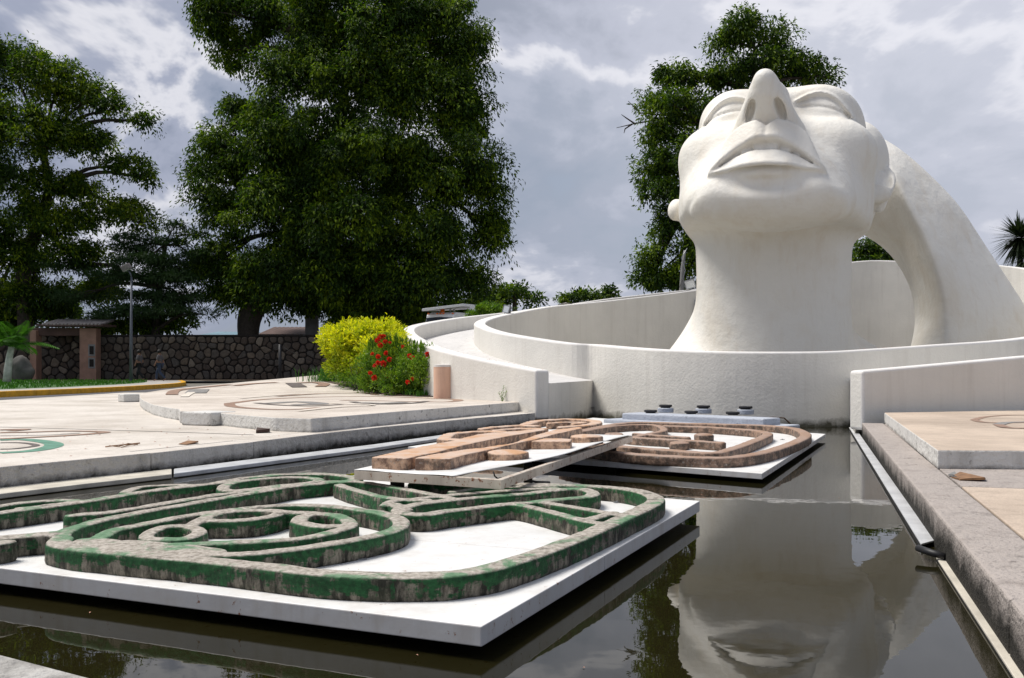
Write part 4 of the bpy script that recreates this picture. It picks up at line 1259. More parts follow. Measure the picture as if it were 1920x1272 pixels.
green = [
    ([(115, 1008), (112, 1018), (150, 1026), (200, 1031), (275, 1038), (375, 1047), (480, 1058), (605, 1072), (705, 1077), (760, 1077.5), (830, 1076), (870, 1071), (915, 1064), (980, 1045), (1053, 1019), (1120, 991), (1175, 966), (1212, 949), (1229, 938), (1224, 929), (1198, 920), (1150, 913), (1090, 909.5), (1020, 907.5), (940, 906), (860, 906), (780, 905)], 0.145),
    # mass at the front left corner
    ([(170, 1012), (230, 1022), (300, 1029), (370, 1036)], 0.20),
    ([(240, 1016), (330, 1024), (400, 1033)], 0.16),
    # outer double band
    ([(115, 1008), (120, 996), (155, 983), (200, 972), (275, 957), (350, 944), (425, 931), (480, 922), (545, 911), (605, 905), (640, 902)], 0.12),
    ([(136, 965), (162, 962), (200, 960), (250, 952), (325, 940), (400, 928), (475, 918), (545, 909), (600, 903), (645, 901)], 0.115),
    # loop L1
    ([(168, 1012), (187, 1006), (212, 993), (275, 980), (350, 966), (425, 956), (530, 946), (605, 947), (667, 953), (725, 963), (750, 974), (748, 987), (717, 999), (655, 1012), (592, 1022), (517, 1032), (442, 1037), (370, 1036)], 0.12),
    # small teardrop, the eye and the right spiral inside
    ([(278, 1008), (284, 995), (320, 984.5), (355, 985.5), (374, 994), (366, 1002), (337, 1009)], 0.10, True),
    ([(355, 985), (370, 977), (405, 962), (455, 956.5), (505, 956), (530, 958), (560, 959.5), (592, 961.5), (630, 965), (652, 974), (655, 985), (635, 992), (600, 1002), (542, 1010), (455, 1015), (380, 1018), (330, 1020)], 0.11),
    ([(530, 958), (510, 966), (467, 973), (417, 975), (385, 973), (392, 966), (420, 959)], 0.11),
    ([(560, 976), (568, 966.5), (592, 962)], 0.12), ([(560, 976), (580, 982), (610, 985), (645, 984)], 0.11),
    # rear ellipse and long back band
    ([(418, 915), (432, 905), (480, 898), (555, 894), (597, 898), (580, 904), (505, 912), (440, 919)], 0.11, True),
    ([(-60, 968), (0, 960), (100, 947), (175, 936.5), (250, 924), (325, 914), (410, 904), (455, 896), (530, 889), (605, 888), (645, 891), (668, 897), (645, 902)], 0.13),
    ([(235, 922), (258, 913), (300, 909), (345, 908.5), (345, 912), (300, 917)], 0.10),
    ([(-40, 955), (30, 943), (85, 938), (140, 937), (120, 943), (40, 952)], 0.10),
    ([(-80, 1012), (0, 1007), (50, 1003), (112, 998)], 0.15), ([(-80, 1022), (-10, 1018), (10, 1015)], 0.12),
    # right group
    ([(642, 903), (680, 903), (755, 915), (817, 927), (850, 934)], 0.10), ([(636, 908), (667, 918), (717, 930), (755, 935), (800, 937)], 0.10),
    ([(722, 945), (738, 938), (775, 934), (820, 930), (870, 925), (920, 921), (1000, 916), (1040, 914.5)], 0.10),
    ([(748, 956), (772, 946), (820, 939), (900, 931), (980, 925), (1040, 918), (1085, 915.5), (1110, 921), (1106, 929), (1060, 934), (1000, 940), (950, 944), (900, 950), (840, 957), (800, 963), (765, 962)], 0.12, True),
    ([(740, 944), (750, 950), (760, 955)], 0.12),
    ([(966, 944), (1000, 950), (1050, 963), (1098, 975), (1140, 982)], 0.10), ([(1010, 939), (1060, 947), (1110, 955), (1160, 963)], 0.10),
    ([(1098, 975), (1120, 968), (1150, 960)], 0.10),
    ([(850, 921), (900, 914), (970, 911), (1040, 910)], 0.10),
]
relief('relief', green, ZT, ZT - ZG + 0.004, M['relief_green'], gp, 0.012, 0.017)
for q in ((367, 1092, False), (678, 1049, False), (905, 973, True), (229, 952, True), (1157, 943, False)):
    bracket(q[0], q[1], ZG, gp, q[2])

WS = 0.9
# --- brown panel at the back
ZB = 0.10; ZBT = 0.205
bp = empty('brown_relief_panel', (2.0, 13.0, 0.0)); tag(bp, 'far white panel over the water with a brown ringed relief', 'relief panel')
c4 = (at(765, 838, ZB), at(1429, 888, ZB), at(1548, 814, ZB), at(1112, 783.5, ZB))
deck('deck', c4, ZB, 0.058, 0.52, M['white_sheet'], M['edge_paint'], bp)
posts(c4, ZB - 0.06, bp)
brown = [
    ([(1060, 834), (1120, 842), (1165, 848), (1250, 854), (1334, 857), (1386, 855), (1440, 845), (1490, 828), (1510, 817), (1506, 809.5), (1485, 802), (1438, 797.5), (1360, 795), (1282, 793), (1204, 791.5), (1160, 794), (1120, 801), (1092, 807)], 0.17),
    ([(1060, 824), (1165, 836), (1282, 845), (1334, 848), (1360, 844), (1400, 831), (1436, 816), (1436, 810.5), (1412, 806), (1334, 800.5), (1250, 798)], 0.16),
    ([(1092, 808), (1150, 798.5), (1215, 795.5), (1240, 800), (1243, 807), (1217, 812.5), (1186, 819)], 0.13),
    ([(1150, 813), (1186, 819), (1256, 823), (1352, 829)], 0.13), ([(1190, 812), (1240, 816), (1290, 819)], 0.09),
]
relief('relief_ring', brown, ZBT, ZBT - ZB + 0.004, M['relief_brown'], bp, 0.018, 0.018)
brown2 = [
    ([(832, 822), (845, 813), (880, 809.5), (915, 808), (940, 808.5)], 0.20),
    ([(905, 803), (920, 801), (945, 799), (975, 797), (1005, 798)], 0.18), ([(930, 806), (970, 803), (1020, 803)], 0.15),
    ([(985, 795), (1010, 788.5), (1065, 785.5), (1108, 787.5), (1118, 792), (1095, 797), (1055, 800)], 0.22),
    ([(1030, 793), (1060, 791), (1095, 791.5), (1075, 794)], 0.12),
    ([(832, 822), (870, 824), (930, 826)], 0.2),
]
relief('relief_scroll', brown2, ZBT, ZBT - ZB + 0.004, M['relief_orange'], bp, 0.02, 0.018)
relief('relief_button', [('disc', 1320, 812.5, 0.135)], ZBT, ZBT - ZB + 0.003, M['relief_brown'], bp, 0.014)
relief('relief_button', [('disc', 1274, 827, 0.125, 0.022)], ZBT, ZBT - ZB + 0.003, M['relief_brown'], bp, 0.014)
relief('relief_button', [('disc', 1151, 811, 0.135, 0.055)], ZBT, ZBT - ZB + 0.003, M['relief_brown'], bp, 0.014)
for q in ((1412, 843), (1467, 825), (1485, 843)): bracket(q[0], q[1], ZB, bp)

# --- tilted orange panel in the middle, rusty frame
tp_ = empty('orange_relief_panel', (0.1, 8.2, 0.0)); tag(tp_, 'raised panel on a rusty frame with orange brown stone blocks and a curling sheet', 'relief panel')
ZP = 0.34; ZPT = 0.432
fl, ff, fr = at(664, 886, ZP - .02), at(940, 904, ZP - .02), at(1186, 820, ZP - .02)
fb = fl + (fr - ff) * 0.97
def beam(a, b, name='frame_bar', w=0.045, zt=ZP - .006, th=0.066):
    t = (b - a).normalized(); nrm = Vector((-t.y, t.x, 0)) * w
    prism(name, [(a.x, a.y), (b.x, b.y), (b.x + nrm.x, b.y + nrm.y), (a.x + nrm.x, a.y + nrm.y)], zt - th, zt, M['frame_metal'], tp_, 0.003)
e_ = 0.047
beam(fl, ff); beam(ff + (fr - ff).normalized() * e_, fr); beam(fr, fb); beam(fb, fl + (fb - fl).normalized() * e_)
m1, m2 = fl.lerp(ff, .55) + (fr - ff).normalized() * .05, fb.lerp(fr, .55) - (fr - ff).normalized() * .05
beam(m1, m2)
posts((fl, ff, fr, fb), ZP - .075, tp_)
# the sheet: bent up along its right edge, corner trimmed
def build_sheet():
    nx, ny = 26, 30; V = []
    for j in range(ny + 1):
        for i in range(nx + 1):
            u, v = i / nx, j / ny
            cut = max(0.0, 1 - v / 0.42) ** 1.8 * 0.30
            uu = u * (1 - cut)
            p = fl.lerp(ff, uu).lerp(fb.lerp(fr, uu), v)
            lift = 0.038 * (u ** 3) * (4 * v * (1 - v)) ** 0.7 + 0.004 * sin(9 * u + 5 * v)
            V.append((p.x, p.y, ZP + 0.0 + max(0, lift)))
    n = len(V)
    V += [(x, y, z - 0.004) for x, y, z in V]
    Fs = []
    for j in range(ny):
        for i in range(nx):
            a = j * (nx + 1) + i
            q = (a, a + 1, a + nx + 2, a + nx + 1)
            Fs.append(q); Fs.append(tuple(n + k for k in reversed(q)))
    bd = [(i, 0) for i in range(nx)] + [(nx, j) for j in range(ny)] + [(i, ny) for i in range(nx, 0, -1)] + [(0, j) for j in range(ny, 0, -1)]
    ids = [j * (nx + 1) + i for i, j in bd]
    for a, b in zip(ids, ids[1:] + ids[:1]): Fs.append((b, a, n + a, n + b))
    o = mesh_obj('sheet', V, Fs, M['white_sheet'], tp_, smooth=True)
build_sheet()
for pg in ([(696, 857), (763, 859), (818, 848), (870, 834.5), (919, 824), (960, 816.5), (1023, 806), (1018, 803.5), (942, 810.5), (896, 814), (850, 826), (760, 843)],
           [(777, 859), (845, 860), (870, 853), (913, 844), (947, 836), (978, 829), (1002, 824), (1041, 814), (1092, 802.5), (1086, 800.5), (1040, 806), (1010, 814), (985, 822), (960, 831.5), (900, 840), (855, 845), (811, 852)],
           [(996, 827), (1069, 828), (1073, 823), (1020, 822)]):
    relief('relief_block', [('poly', pg)], ZPT, ZPT - ZP + .004, M['relief_orange'], tp_, 0.010, 0.006)
relief('relief_button', [('disc', 952, 843.5, 0.172)], ZPT, ZPT - ZP + .004, M['relief_orange'], tp_, 0.012, 0.008)
relief('relief_button', [('disc', 1100, 814.5, 0.165)], ZPT, ZPT - ZP + .004, M['relief_orange'], tp_, 0.012, 0.008)
p = at(925, 893, ZP - .03)
tube('cable', [p + Vector((0, .02, .03)), p + Vector((.01, 0, 0)), p + Vector((.03, .02, -.02)), p + Vector((.06, .06, -.02))], 0.006, M['black_rubber'], tp_, 6)
p = at(978, 903, ZG)
tag(tube('cable', [at(975, 902, .245), at(985, 900, .25), at(1005, 904, .24), at(1030, 905, .20)], 0.010, M['black_rubber'], None, 6), 'short black cable end hanging below the rusty frame corner', 'cable')

# --- fountain lamp block by the ring wall
fb_ = empty('fountain_block', (4.9, 16.6, 0.0)); tag(fb_, 'bluish concrete block carrying round black fountain lamps at the wall', 'fountain block')
a, b = at(1166, 775, .28), at(1432, 786, .28)
t = (b - a).normalized(); nrm = Vector((-t.y, t.x, 0))
o = prism('block', [(q.x, q.y) for q in (a, b, b + nrm * .55, a + nrm * .55)], -0.28, .28, M['fountain_concrete'], fb_, 0.02)
a2, b2 = a - nrm * .16 - t * .3, b - nrm * .16 + t * .25
o = prism('footing', [(q.x, q.y) for q in (a2, b2, b2 + nrm * .9, a2 + nrm * .9)], -0.282, .17, M['fountain_concrete'], fb_, 0.02)
for k, (px, py, puck) in enumerate(((1220, 771.5, 0), (1296, 774.5, 0), (1374, 778, 0), (1248, 767, 1), (1319, 769, 1), (1398, 771, 1))):
    c = atY(px, py + 6, 17.3 - 0.0045 * (px - 1220) + (0.35 if puck else 0)); z0 = .28
    la = empty('fountain_lamp', (c.x, c.y, z0)); tag(la, ['black disc lamp at the left front of the bluish block', 'black disc lamp at the middle front of the bluish block', 'black disc lamp at the right front of the bluish block',
        'lamp on a white puck at the left back of the bluish block', 'lamp on a white puck at the middle back of the bluish block', 'lamp on a white puck at the right back of the bluish block'][k], 'lamp', 'round lamps on the fountain block')
    if puck:
        V, Fs = lathe_data((c.x, c.y, z0), [(.14, 0), (.145, .01), (.145, .075), (.13, .085)], 24); mesh_obj('base', V, Fs, M['fountain_concrete'], la)
        z0 += .086
    V, Fs = lathe_data((c.x, c.y, z0), [(.085, 0), (.09, .012), (.115, .02), (.12, .032), (.12, .05), (.105, .058), (.10, .052), (.02, .05)], 24)
    mesh_obj('lens_ring', V, Fs, M['black_plastic'], la)
tag(tube('cable', [atY(1431, 785, 16.2), atY(1450, 783, 16.4), atY(1470, 784, 16.7), atY(1480, 793, 16.9), atY(1484, 800, 17.2)], 0.013, M['wire_brown'], None, 6), 'thin brown cable running from the bluish block into the water', 'cable')
# ------------------------------------------------------------ plants
RG = np.random.RandomState(11)


def unit(v): return v / (np.linalg.norm(v, axis=-1, keepdims=True) + 1e-9)


def leaf_mesh(P_, axis, nrm, L, Wd):
    """folded leaf blades: base, two sides, tip -> two triangles each"""
    n = len(P_); side = unit(np.cross(axis, nrm)); nrm = unit(np.cross(side, axis))
    L = np.asarray(L)[:, None]; Wd = np.asarray(Wd)[:, None]
    base = P_; tip = P_ + axis * L - nrm * L * 0.12
    mid = P_ + axis * L * 0.45
    a = mid + side * Wd / 2 + nrm * Wd * 0.16; b = mid - side * Wd / 2 + nrm * Wd * 0.16
    V = np.stack([base, a, tip, b], 1).reshape(-1, 3)
    i = np.arange(n)[:, None] * 4
    T = np.concatenate([i + np.array([[0, 1, 2]]), i + np.array([[0, 2, 3]])], 1).reshape(-1, 3)
    return V, T


def clump_leaves(C, R, per, L, ratio, droop=0.5, flat=0.75, low=-0.35):
    """leaves over dome shaped clumps: C (m,3) centres, R (m,) radii"""
    m = len(C); n = m * per
    c = np.repeat(C, per, 0); r = np.repeat(R, per)
    d = unit(RG.normal(size=(n, 3))); d[:, 2] = np.where(d[:, 2] < low, -d[:, 2] * 0.6, d[:, 2]); d = unit(d)
    rad = r * (1.0 - 0.45 * RG.rand(n) ** 1.6)
    # make the clump edge ragged: twig directions
    tw = unit(RG.normal(size=(m, 7, 3))); 
    k = RG.randint(0, 7, n); t = tw[np.repeat(np.arange(m), per), k]
    pull = RG.rand(n) < 0.45
    d = np.where(pull[:, None], unit(d * 0.45 + t), d); rad = np.where(pull, rad * (1.0 + 0.45 * RG.rand(n)), rad)
    P_ = c + d * rad[:, None] * np.array([1, 1, flat])
    ax = unit(d * 0.8 + RG.normal(size=(n, 3)) * 0.55 + np.array([0, 0, -droop]))
    nr = unit(d + RG.normal(size=(n, 3)) * 0.45 + np.array([0, 0, 0.9]))
    Ls = L * (0.65 + 0.6 * RG.rand(n))
    return leaf_mesh(P_, ax, nr, Ls, Ls * ratio)


def tree(name, label, base, trunk, lobes, mat, clump=0.8, dens=1.0, per=150, L=0.26, ratio=0.42, droop=0.5, group=None, cat='tree', flat=0.75, trunk_mat='bark', depth=0.8, fill=0.35, limbs=True):
    """trunk: list of (px, py, Y, radius m); lobes: (px, py, Y, rx px, ry px)"""
    root = empty(name, base); tag(root, label, cat, group)
    tp = [atY(t[0], t[1], t[2]) for t in trunk]
    if trunk:
        tube('trunk', catmull(tp, 4), [r for r in np.interp(np.linspace(0, len(trunk) - 1, (len(trunk) - 1) * 4 + 1), range(len(trunk)), [t[3] for t in trunk])], M[trunk_mat], root, 10)
    Cs, Rs = [], []
    limb = []
    for (px, py, Y, rx, ry) in lobes:
        c = atY(px, py, Y); k = Y / FPX; ax_, az_ = rx * k, ry * k; ay_ = max(ax_, az_) * depth
        area = 4 * pi * ((ax_ * az_ + ax_ * ay_ + az_ * ay_) / 3)
        m = max(3, int(dens * area / (clump * clump * 2.6)))
        d = unit(RG.normal(size=(m, 3))); u = np.where(RG.rand(m) < fill, 0.45 + 0.4 * RG.rand(m), 0.86 + 0.2 * RG.rand(m))
        Cs.append(np.array(c) + d * u[:, None] * np.array([max(ax_ - clump * .7, .1), ay_, max(az_ - clump * .6, .1)]))
        Rs.append(clump * (0.45 + 0.85 * RG.rand(m) ** 1.3))
        if limbs and trunk:
            q = min(tp[max(0, len(tp) - 3):], key=lambda t: (t - c).length)
            mid = q.lerp(c, 0.5) + Vector((0, 0, 0.12 * (c - q).length)); r0 = 0.035 * (c - q).length ** 0.9 + .03
            limb.append(tube_data(catmull([q, mid, c], 4), [r0 * (1 - 0.8 * j / 8) for j in range(9)], 6))
            for e in range(4):
                tpt = Vector(Cs[-1][RG.randint(len(Cs[-1]))]); st = mid.lerp(c, 0.3 + 0.5 * RG.rand())
                limb.append(tube_data([st, st.lerp(tpt, .5) + Vector((0, 0, .1)), tpt], [r0 * .35, r0 * .22, r0 * .08], 5))
    if limb:
        V, Fs = join_data(limb); mesh_obj('limbs', V, Fs, M[trunk_mat], root, smooth=True)
    C_all, R_all = np.concatenate(Cs), np.concatenate(Rs)
    V, T = clump_leaves(C_all, R_all, per, L, ratio, droop, flat)
    mesh_np('crown', V, T, M[mat], root, smooth=False)
    return root


def back(L_, dY, s=1.0): return [(a, b, c + dY, d * s, e * s) for a, b, c, d, e in L_]
# the big tree in the middle
big = [(450, 30, 46, 95, 70), (425, 95, 47, 55, 55), (400, 0, 46, 60, 40), (560, 20, 46, 120, 80), (690, 10, 46, 120, 70), (810, 40, 46, 95, 75), (885, 80, 45, 55, 30), (860, 130, 45, 60, 60),
       (560, 140, 44, 85, 65), (680, 150, 43, 120, 80), (800, 190, 44, 110, 80), (880, 230, 45, 58, 70), (470, 225, 46, 80, 50), (420, 290, 45, 62, 65), (560, 260, 43, 120, 80), (700, 300, 42, 120, 80),
       (830, 320, 43, 110, 80), (920, 350, 45, 58, 70), (410, 390, 45, 58, 60), (520, 400, 43, 120, 80), (660, 430, 41.5, 110, 90), (800, 440, 43, 110, 80), (920, 430, 45, 62, 60), (415, 480, 45, 60, 62),
       (520, 520, 44, 110, 60), (650, 530, 43, 110, 60), (770, 540, 43, 100, 52), (870, 530, 44, 70, 50), (420, 550, 46, 45, 28), (480, 560, 46, 60, 32), (570, 570, 45, 60, 26), (660, 580, 44, 80, 24), (760, 590, 44, 60, 20), (380, 330, 46, 30, 40), (370, 500, 46, 24, 40), (700, 100, 47, 200, 90), (640, 350, 47, 220, 120), (640, 520, 47, 240, 70)]
tree('broadleaf_tree', 'huge dark green broadleaf tree filling the middle of the picture, its top out of view', (-17.8, 64, 0.3),
     [(463, 708, 64, .75), (465, 640, 64, .66), (470, 590, 64, .8), (500, 540, 64, .7), (560, 440, 64, .6), (620, 300, 64, .45), (650, 150, 64, .25)], back(big, 18, .98), 'leaf_dark', 1.2, 1.15, 350, 0.28, 0.42, 0.9, flat=0.95)
# left tree
left = [(20, 130, 38, 90, 62), (110, 160, 38, 80, 50), (175, 185, 38, 45, 35), (215, 205, 38, 30, 18), (265, 228, 38, 32, 12), (60, 250, 37, 110, 65), (150, 265, 38, 70, 42), (-60, 200, 38, 70, 110), (30, 350, 37, 90, 65), (130, 350, 38, 60, 38),
        (240, 315, 38, 48, 20), (275, 335, 38, 22, 10), (225, 395, 38, 62, 32), (270, 425, 38, 32, 16), (120, 420, 38, 90, 42), (-20, 440, 38, 60, 80), (40, 490, 39, 70, 55), (150, 480, 38, 70, 30), (-10, 560, 40, 60, 40), (60, 560, 40, 90, 40), (180, 540, 40, 70, 36)]
tree('broadleaf_tree', 'loose spreading tree at the left edge with sky showing through its crown', (-33, 64.5, 0.3),
     [(48, 708, 64.5, .6), (48, 620, 64.5, .5), (45, 500, 64, .5), (70, 430, 64, .4), (90, 360, 64, .3), (80, 280, 64, .2)], back(left, 25), 'leaf_mid', 1.1, 1.1, 250, 0.28, 0.42, 0.5, flat=0.85)
# layered tree behind the stone wall
lay = [(255, 450, 62, 50, 12), (330, 425, 62, 22, 10), (315, 455, 62, 40, 14), (360, 440, 63, 30, 14), (280, 490, 62, 70, 14), (360, 480, 62, 40, 14), (225, 520, 62, 60, 13), (320, 525, 62, 65, 14), (250, 555, 62, 75, 13), (345, 560, 62, 55, 13),
       (385, 590, 62, 26, 8), (300, 585, 62, 80, 22), (230, 590, 62, 70, 24), (290, 510, 63, 90, 40), (250, 470, 63, 50, 26), (340, 560, 63, 60, 30), (150, 560, 63, 60, 20), (120, 500, 63, 60, 20)]
tree('acacia_tree', 'pale feathery tree with layered branches behind the stone wall, back of the street lamp', (-22.5, 63, 0.3),
     [(290, 714, 63, .3), (292, 620, 63, .26), (300, 540, 63, .2), (310, 460, 63, .12)], lay, 'leaf_far', 0.85, 1.1, 150, 0.24, 0.30, 0.3, flat=0.42)
# dark shrubbery over the wall, left half
tree('hedge_mass', 'dark bushes rising behind the stone wall on the left', (-22, 63.5, 0.3), [], [(240, 615, 64, 60, 20), (320, 610, 64, 50, 20), (190, 615, 64, 40, 24), (100, 590, 66, 60, 30), (-10, 610, 66, 60, 50)], 'leaf_dark', 0.8, 1.3, 170, 0.3, 0.45, 0.3, cat='bushes', limbs=False)
# behind the head
hd_l = [(1410, 62, 50, 70, 30), (1385, 45, 50, 25, 16), (1465, 85, 50, 38, 34), (1350, 90, 50, 28, 20), (1530, 148, 50, 48, 16), (1440, 130, 50, 110, 30), (1360, 150, 50, 60, 28), (1275, 150, 50, 50, 30), (1245, 140, 50, 20, 14), (1225, 195, 50, 38, 28), (1290, 215, 49, 80, 50),
        (1400, 210, 50, 80, 50), (1235, 255, 50, 45, 28), (1290, 300, 49, 80, 50), (1225, 320, 50, 40, 28), (1215, 355, 50, 22, 20), (1265, 380, 49, 55, 50), (1330, 380, 50, 60, 80), (1250, 430, 50, 42, 40), (1290, 480, 49, 60, 50), (1225, 485, 50, 40, 36), (1215, 525, 50, 38, 26), (1260, 530, 50, 60, 30)]
tree('broadleaf_tree', 'dark green tree standing behind the white head, its left half and top showing', (10.5, 51, 0.3),
     [(1345, 712, 51, .45), (1340, 560, 51, .4), (1335, 420, 51, .34), (1370, 300, 51, .28), (1410, 180, 50, .2), (1415, 90, 50, .08)], hd_l, 'leaf_dark', 0.8, 1.0, 230, 0.23, 0.42, 0.6, flat=0.85)
tw = []
for a, b, c in (((1230, 225), (1190, 232), (1156, 240)), ((1190, 232), (1175, 222), (1165, 215)), ((1185, 233), (1172, 242), (1170, 250)), ((1230, 215), (1200, 212), (1178, 190)), ((1395, 50), (1385, 35), (1372, 28)), ((1450, 60), (1470, 50), (1490, 42))):
    tw.append(tube_data([atY(*a, 50), atY(*b, 50), atY(*c, 50)], [.05, .035, .015], 5))
V, Fs = join_data(tw); tag(mesh_obj('twigs', V, Fs, M['bark'], bpy.data.objects['broadleaf_tree.002']), kind='stuff')
tree('broadleaf_tree', 'bit of leafy tree seen between the neck and the white mane', (19.5, 54, 0.3), [(1660, 700, 54, .25), (1655, 560, 54, .2), (1650, 500, 54, .14)], [(1630, 470, 54, 35, 26), (1675, 478, 54, 35, 18), (1640, 500, 54, 60, 30)], 'leaf_mid', 0.6, 1.0, 120, 0.24, 0.42, 0.4)
# far trees over the ramp walls
for (lab, L_) in (('dark round tree far away beside the ramp top, left of the gap', [(965, 548, 85, 34, 20), (940, 560, 85, 30, 22), (1005, 568, 85, 14, 9)]),
                  ('low dark far tree in the gap over the ramp wall', [(1060, 562, 95, 30, 9), (1090, 556, 95, 28, 11)]),
                  ('small pointed far tree just left of the head tree', [(1141, 548, 95, 15, 18), (1120, 558, 95, 20, 12)])):
    tree('far_tree', lab, tuple(atY(L_[0][0], 700, L_[0][2])), [(L_[0][0], 705, L_[0][2], .3), (L_[0][0], 640, L_[0][2], .28), (L_[0][0], L_[0][1], L_[0][2], .2)], L_, 'leaf_dark', 0.9, 1.0, 110, 0.4, 0.45, 0.3, group='far trees over the ramp wall')
# low dark trees closing the view under the big crown and behind the ring
for i, (px, lab) in enumerate(((700, 'dark low trees under the right side of the big crown'), (850, 'dark low trees behind the truck'))):
    tree('low_tree', lab, tuple(atY(px, 703, 70)), [(px, 705, 70, .2), (px, 650, 70, .18), (px, 600, 70, .12)], [(px - 50, 585, 70, 50, 30), (px + 20, 575, 71, 55, 34), (px + 60, 590, 70, 45, 26), (px - 10, 620, 70, 90, 34)], 'leaf_dark', 0.9, 1.2, 190, 0.28, 0.45, 0.4)

# bush by the truck
tree('round_bush', 'fresh green bush behind the ramp wall, right of the truck', tuple(atY(912, 690, 41)), [], [(912, 582, 41, 27, 15), (935, 588, 41, 18, 10), (890, 592, 41, 20, 10), (912, 640, 41, 28, 60)], 'leaf_green', 0.24, 0.8, 60, 0.13, 0.45, -0.3, cat='bush', limbs=False)

# yellow hedge and red flowering bush in their bed of soil
bed = [at_s(606, 716), at_s(640, 723), at_s(690, 735), at_s(740, 743), at_s(812, 745), Vector((-1.6, 23.0, .42)), Vector((-2.95, 26.5, .42)), Vector((-3.6, 33.0, .42)), Vector((-5.4, 33, .42))]
V, Fs = [], []
add_prism(V, Fs, [(p.x, p.y) for p in bed], 0.2, [slab_z(p.y) + 0.025 for p in bed])
o = mesh_obj('planting_bed', V, Fs, M['soil']); tag(o, 'strip of dark soil under the shrubs', kind='structure')
yh = tree('yellow_hedge', 'bright yellow green trimmed hedge left of the ramp', (-4.4, 27, 0.5), [], [(640, 636, 29, 38, 24), (700, 630, 27.5, 50, 20), (742, 640, 26, 26, 20), (628, 660, 29, 24, 30), (660, 660, 28, 40, 34), (720, 655, 26.5, 45, 30), (650, 690, 28.5, 34, 24), (690, 695, 27, 40, 28), (620, 628, 29.5, 18, 16), (620, 650, 29.5, 16, 26), (634, 692, 29, 24, 24), (660, 622, 28.5, 50, 10), (716, 620, 27, 44, 9), (670, 640, 28.5, 60, 36), (738, 650, 25.0, 30, 14), (700, 655, 26.2, 30, 24), (668, 690, 27.6, 26, 22)], 'leaf_yellow', 0.25, 1.5, 80, 0.115, 0.40, -0.35, cat='hedge', limbs=False, flat=0.9, depth=0.9)
ix = tree('flowering_bush', 'green bush with red flower heads between the yellow hedge and the pillar', (-2.9, 23.6, 0.42), [], [(700, 690, 25, 36, 44), (735, 675, 24.2, 40, 36), (775, 690, 23.2, 34, 38), (790, 700, 22.6, 24, 34), (740, 715, 23.6, 50, 24), (800, 665, 23, 20, 16), (700, 725, 25, 26, 12), (680, 720, 26, 30, 14), (760, 730, 23.4, 50, 12), (660, 712, 27.5, 30, 12)], 'leaf_green', 0.21, 1.6, 70, 0.085, 0.36, -0.6, cat='bush', limbs=False, flat=1.0)
stems = []
for i in range(26):
    px = RG.uniform(660, 800); Y = 26.5 - (px - 660) / 140 * 2.6 + RG.uniform(0, .5); g = atY(px, 735, Y); g.z = slab_z(Y)
    stems.append(tube_data([g, g + Vector((RG.uniform(-.1, .1), RG.uniform(-.1, .1), .35)), g + Vector((RG.uniform(-.25, .25), RG.uniform(-.2, .2), .8))], [.016, .012, .006], 5))
V, Fs = join_data(stems); tag(mesh_obj('stems', V, Fs, M['bark'], ix), kind='stuff')
# upright shoots
sh = []
for i in range(70):
    px = RG.uniform(690, 806); Y = 24.4 - (px - 700) * .012; top = 632 + max(0, (px - 740)) * .35 + RG.uniform(-4, 16)
    c = atY(px, top + 14, Y); n = 14
    t = RG.rand(n); P_ = np.array(c) + np.stack([RG.normal(0, .01, n), RG.normal(0, .01, n), t * .22], 1)
    a_ = RG.rand(n) * 2 * pi; ax = unit(np.stack([np.cos(a_) * .5, np.sin(a_) * .5, np.ones(n)], 1))
    sh.append(leaf_mesh(P_, ax, unit(np.stack([np.cos(a_), np.sin(a_), np.full(n, .3)], 1)), np.full(n, .10), np.full(n, .035)))
V = np.concatenate([s[0] for s in sh]); T = np.concatenate([s[1] + 56 * i for i, s in enumerate(sh)])
mesh_np('shoots', V, T, M['leaf_green'], ix, smooth=False)
for (px, py, r) in ((713, 632, 5), (719, 631, 4), (708, 639, 5), (722, 641, 3.5), (713, 648, 5), (698, 664, 2.5), (724, 663, 4), (709, 669, 4), (730, 674, 4.5), (709, 681, 4), (719, 682, 6), (702, 686, 2.5), (694, 700, 3), (702, 709, 5.5), (725, 706, 3), (773, 710, 3.5), (764, 717, 3.5), (768, 667, 3.5), (774, 672, 3.5), (802, 665, 5), (809, 662, 4), (755, 650, 1.5), (731, 643, 1.6)):
    Y = 23.35 if px < 740 else 22.5
    if px > 798: Y = 22.3
    Y += 0.9 * max(0, (690 - py)) / 60 * 0.6
    c = np.array(atY(px, py, Y)); n = int(16 + r * 12); R_ = .68 * r * Y / FPX
    d = unit(RG.normal(size=(n, 3)) + np.array([0, -0.5, 0.3]))
    V, T = leaf_mesh(c + d * R_ * .8 * RG.rand(n)[:, None] ** .4, unit(d + RG.normal(size=(n, 3)) * .4), unit(d + RG.normal(size=(n, 3)) * .5), np.full(n, .04 + .003 * r), np.full(n, .026 + .002 * r))
    mesh_np('flower_head', V, T, M['petal_red'], ix, smooth=False)


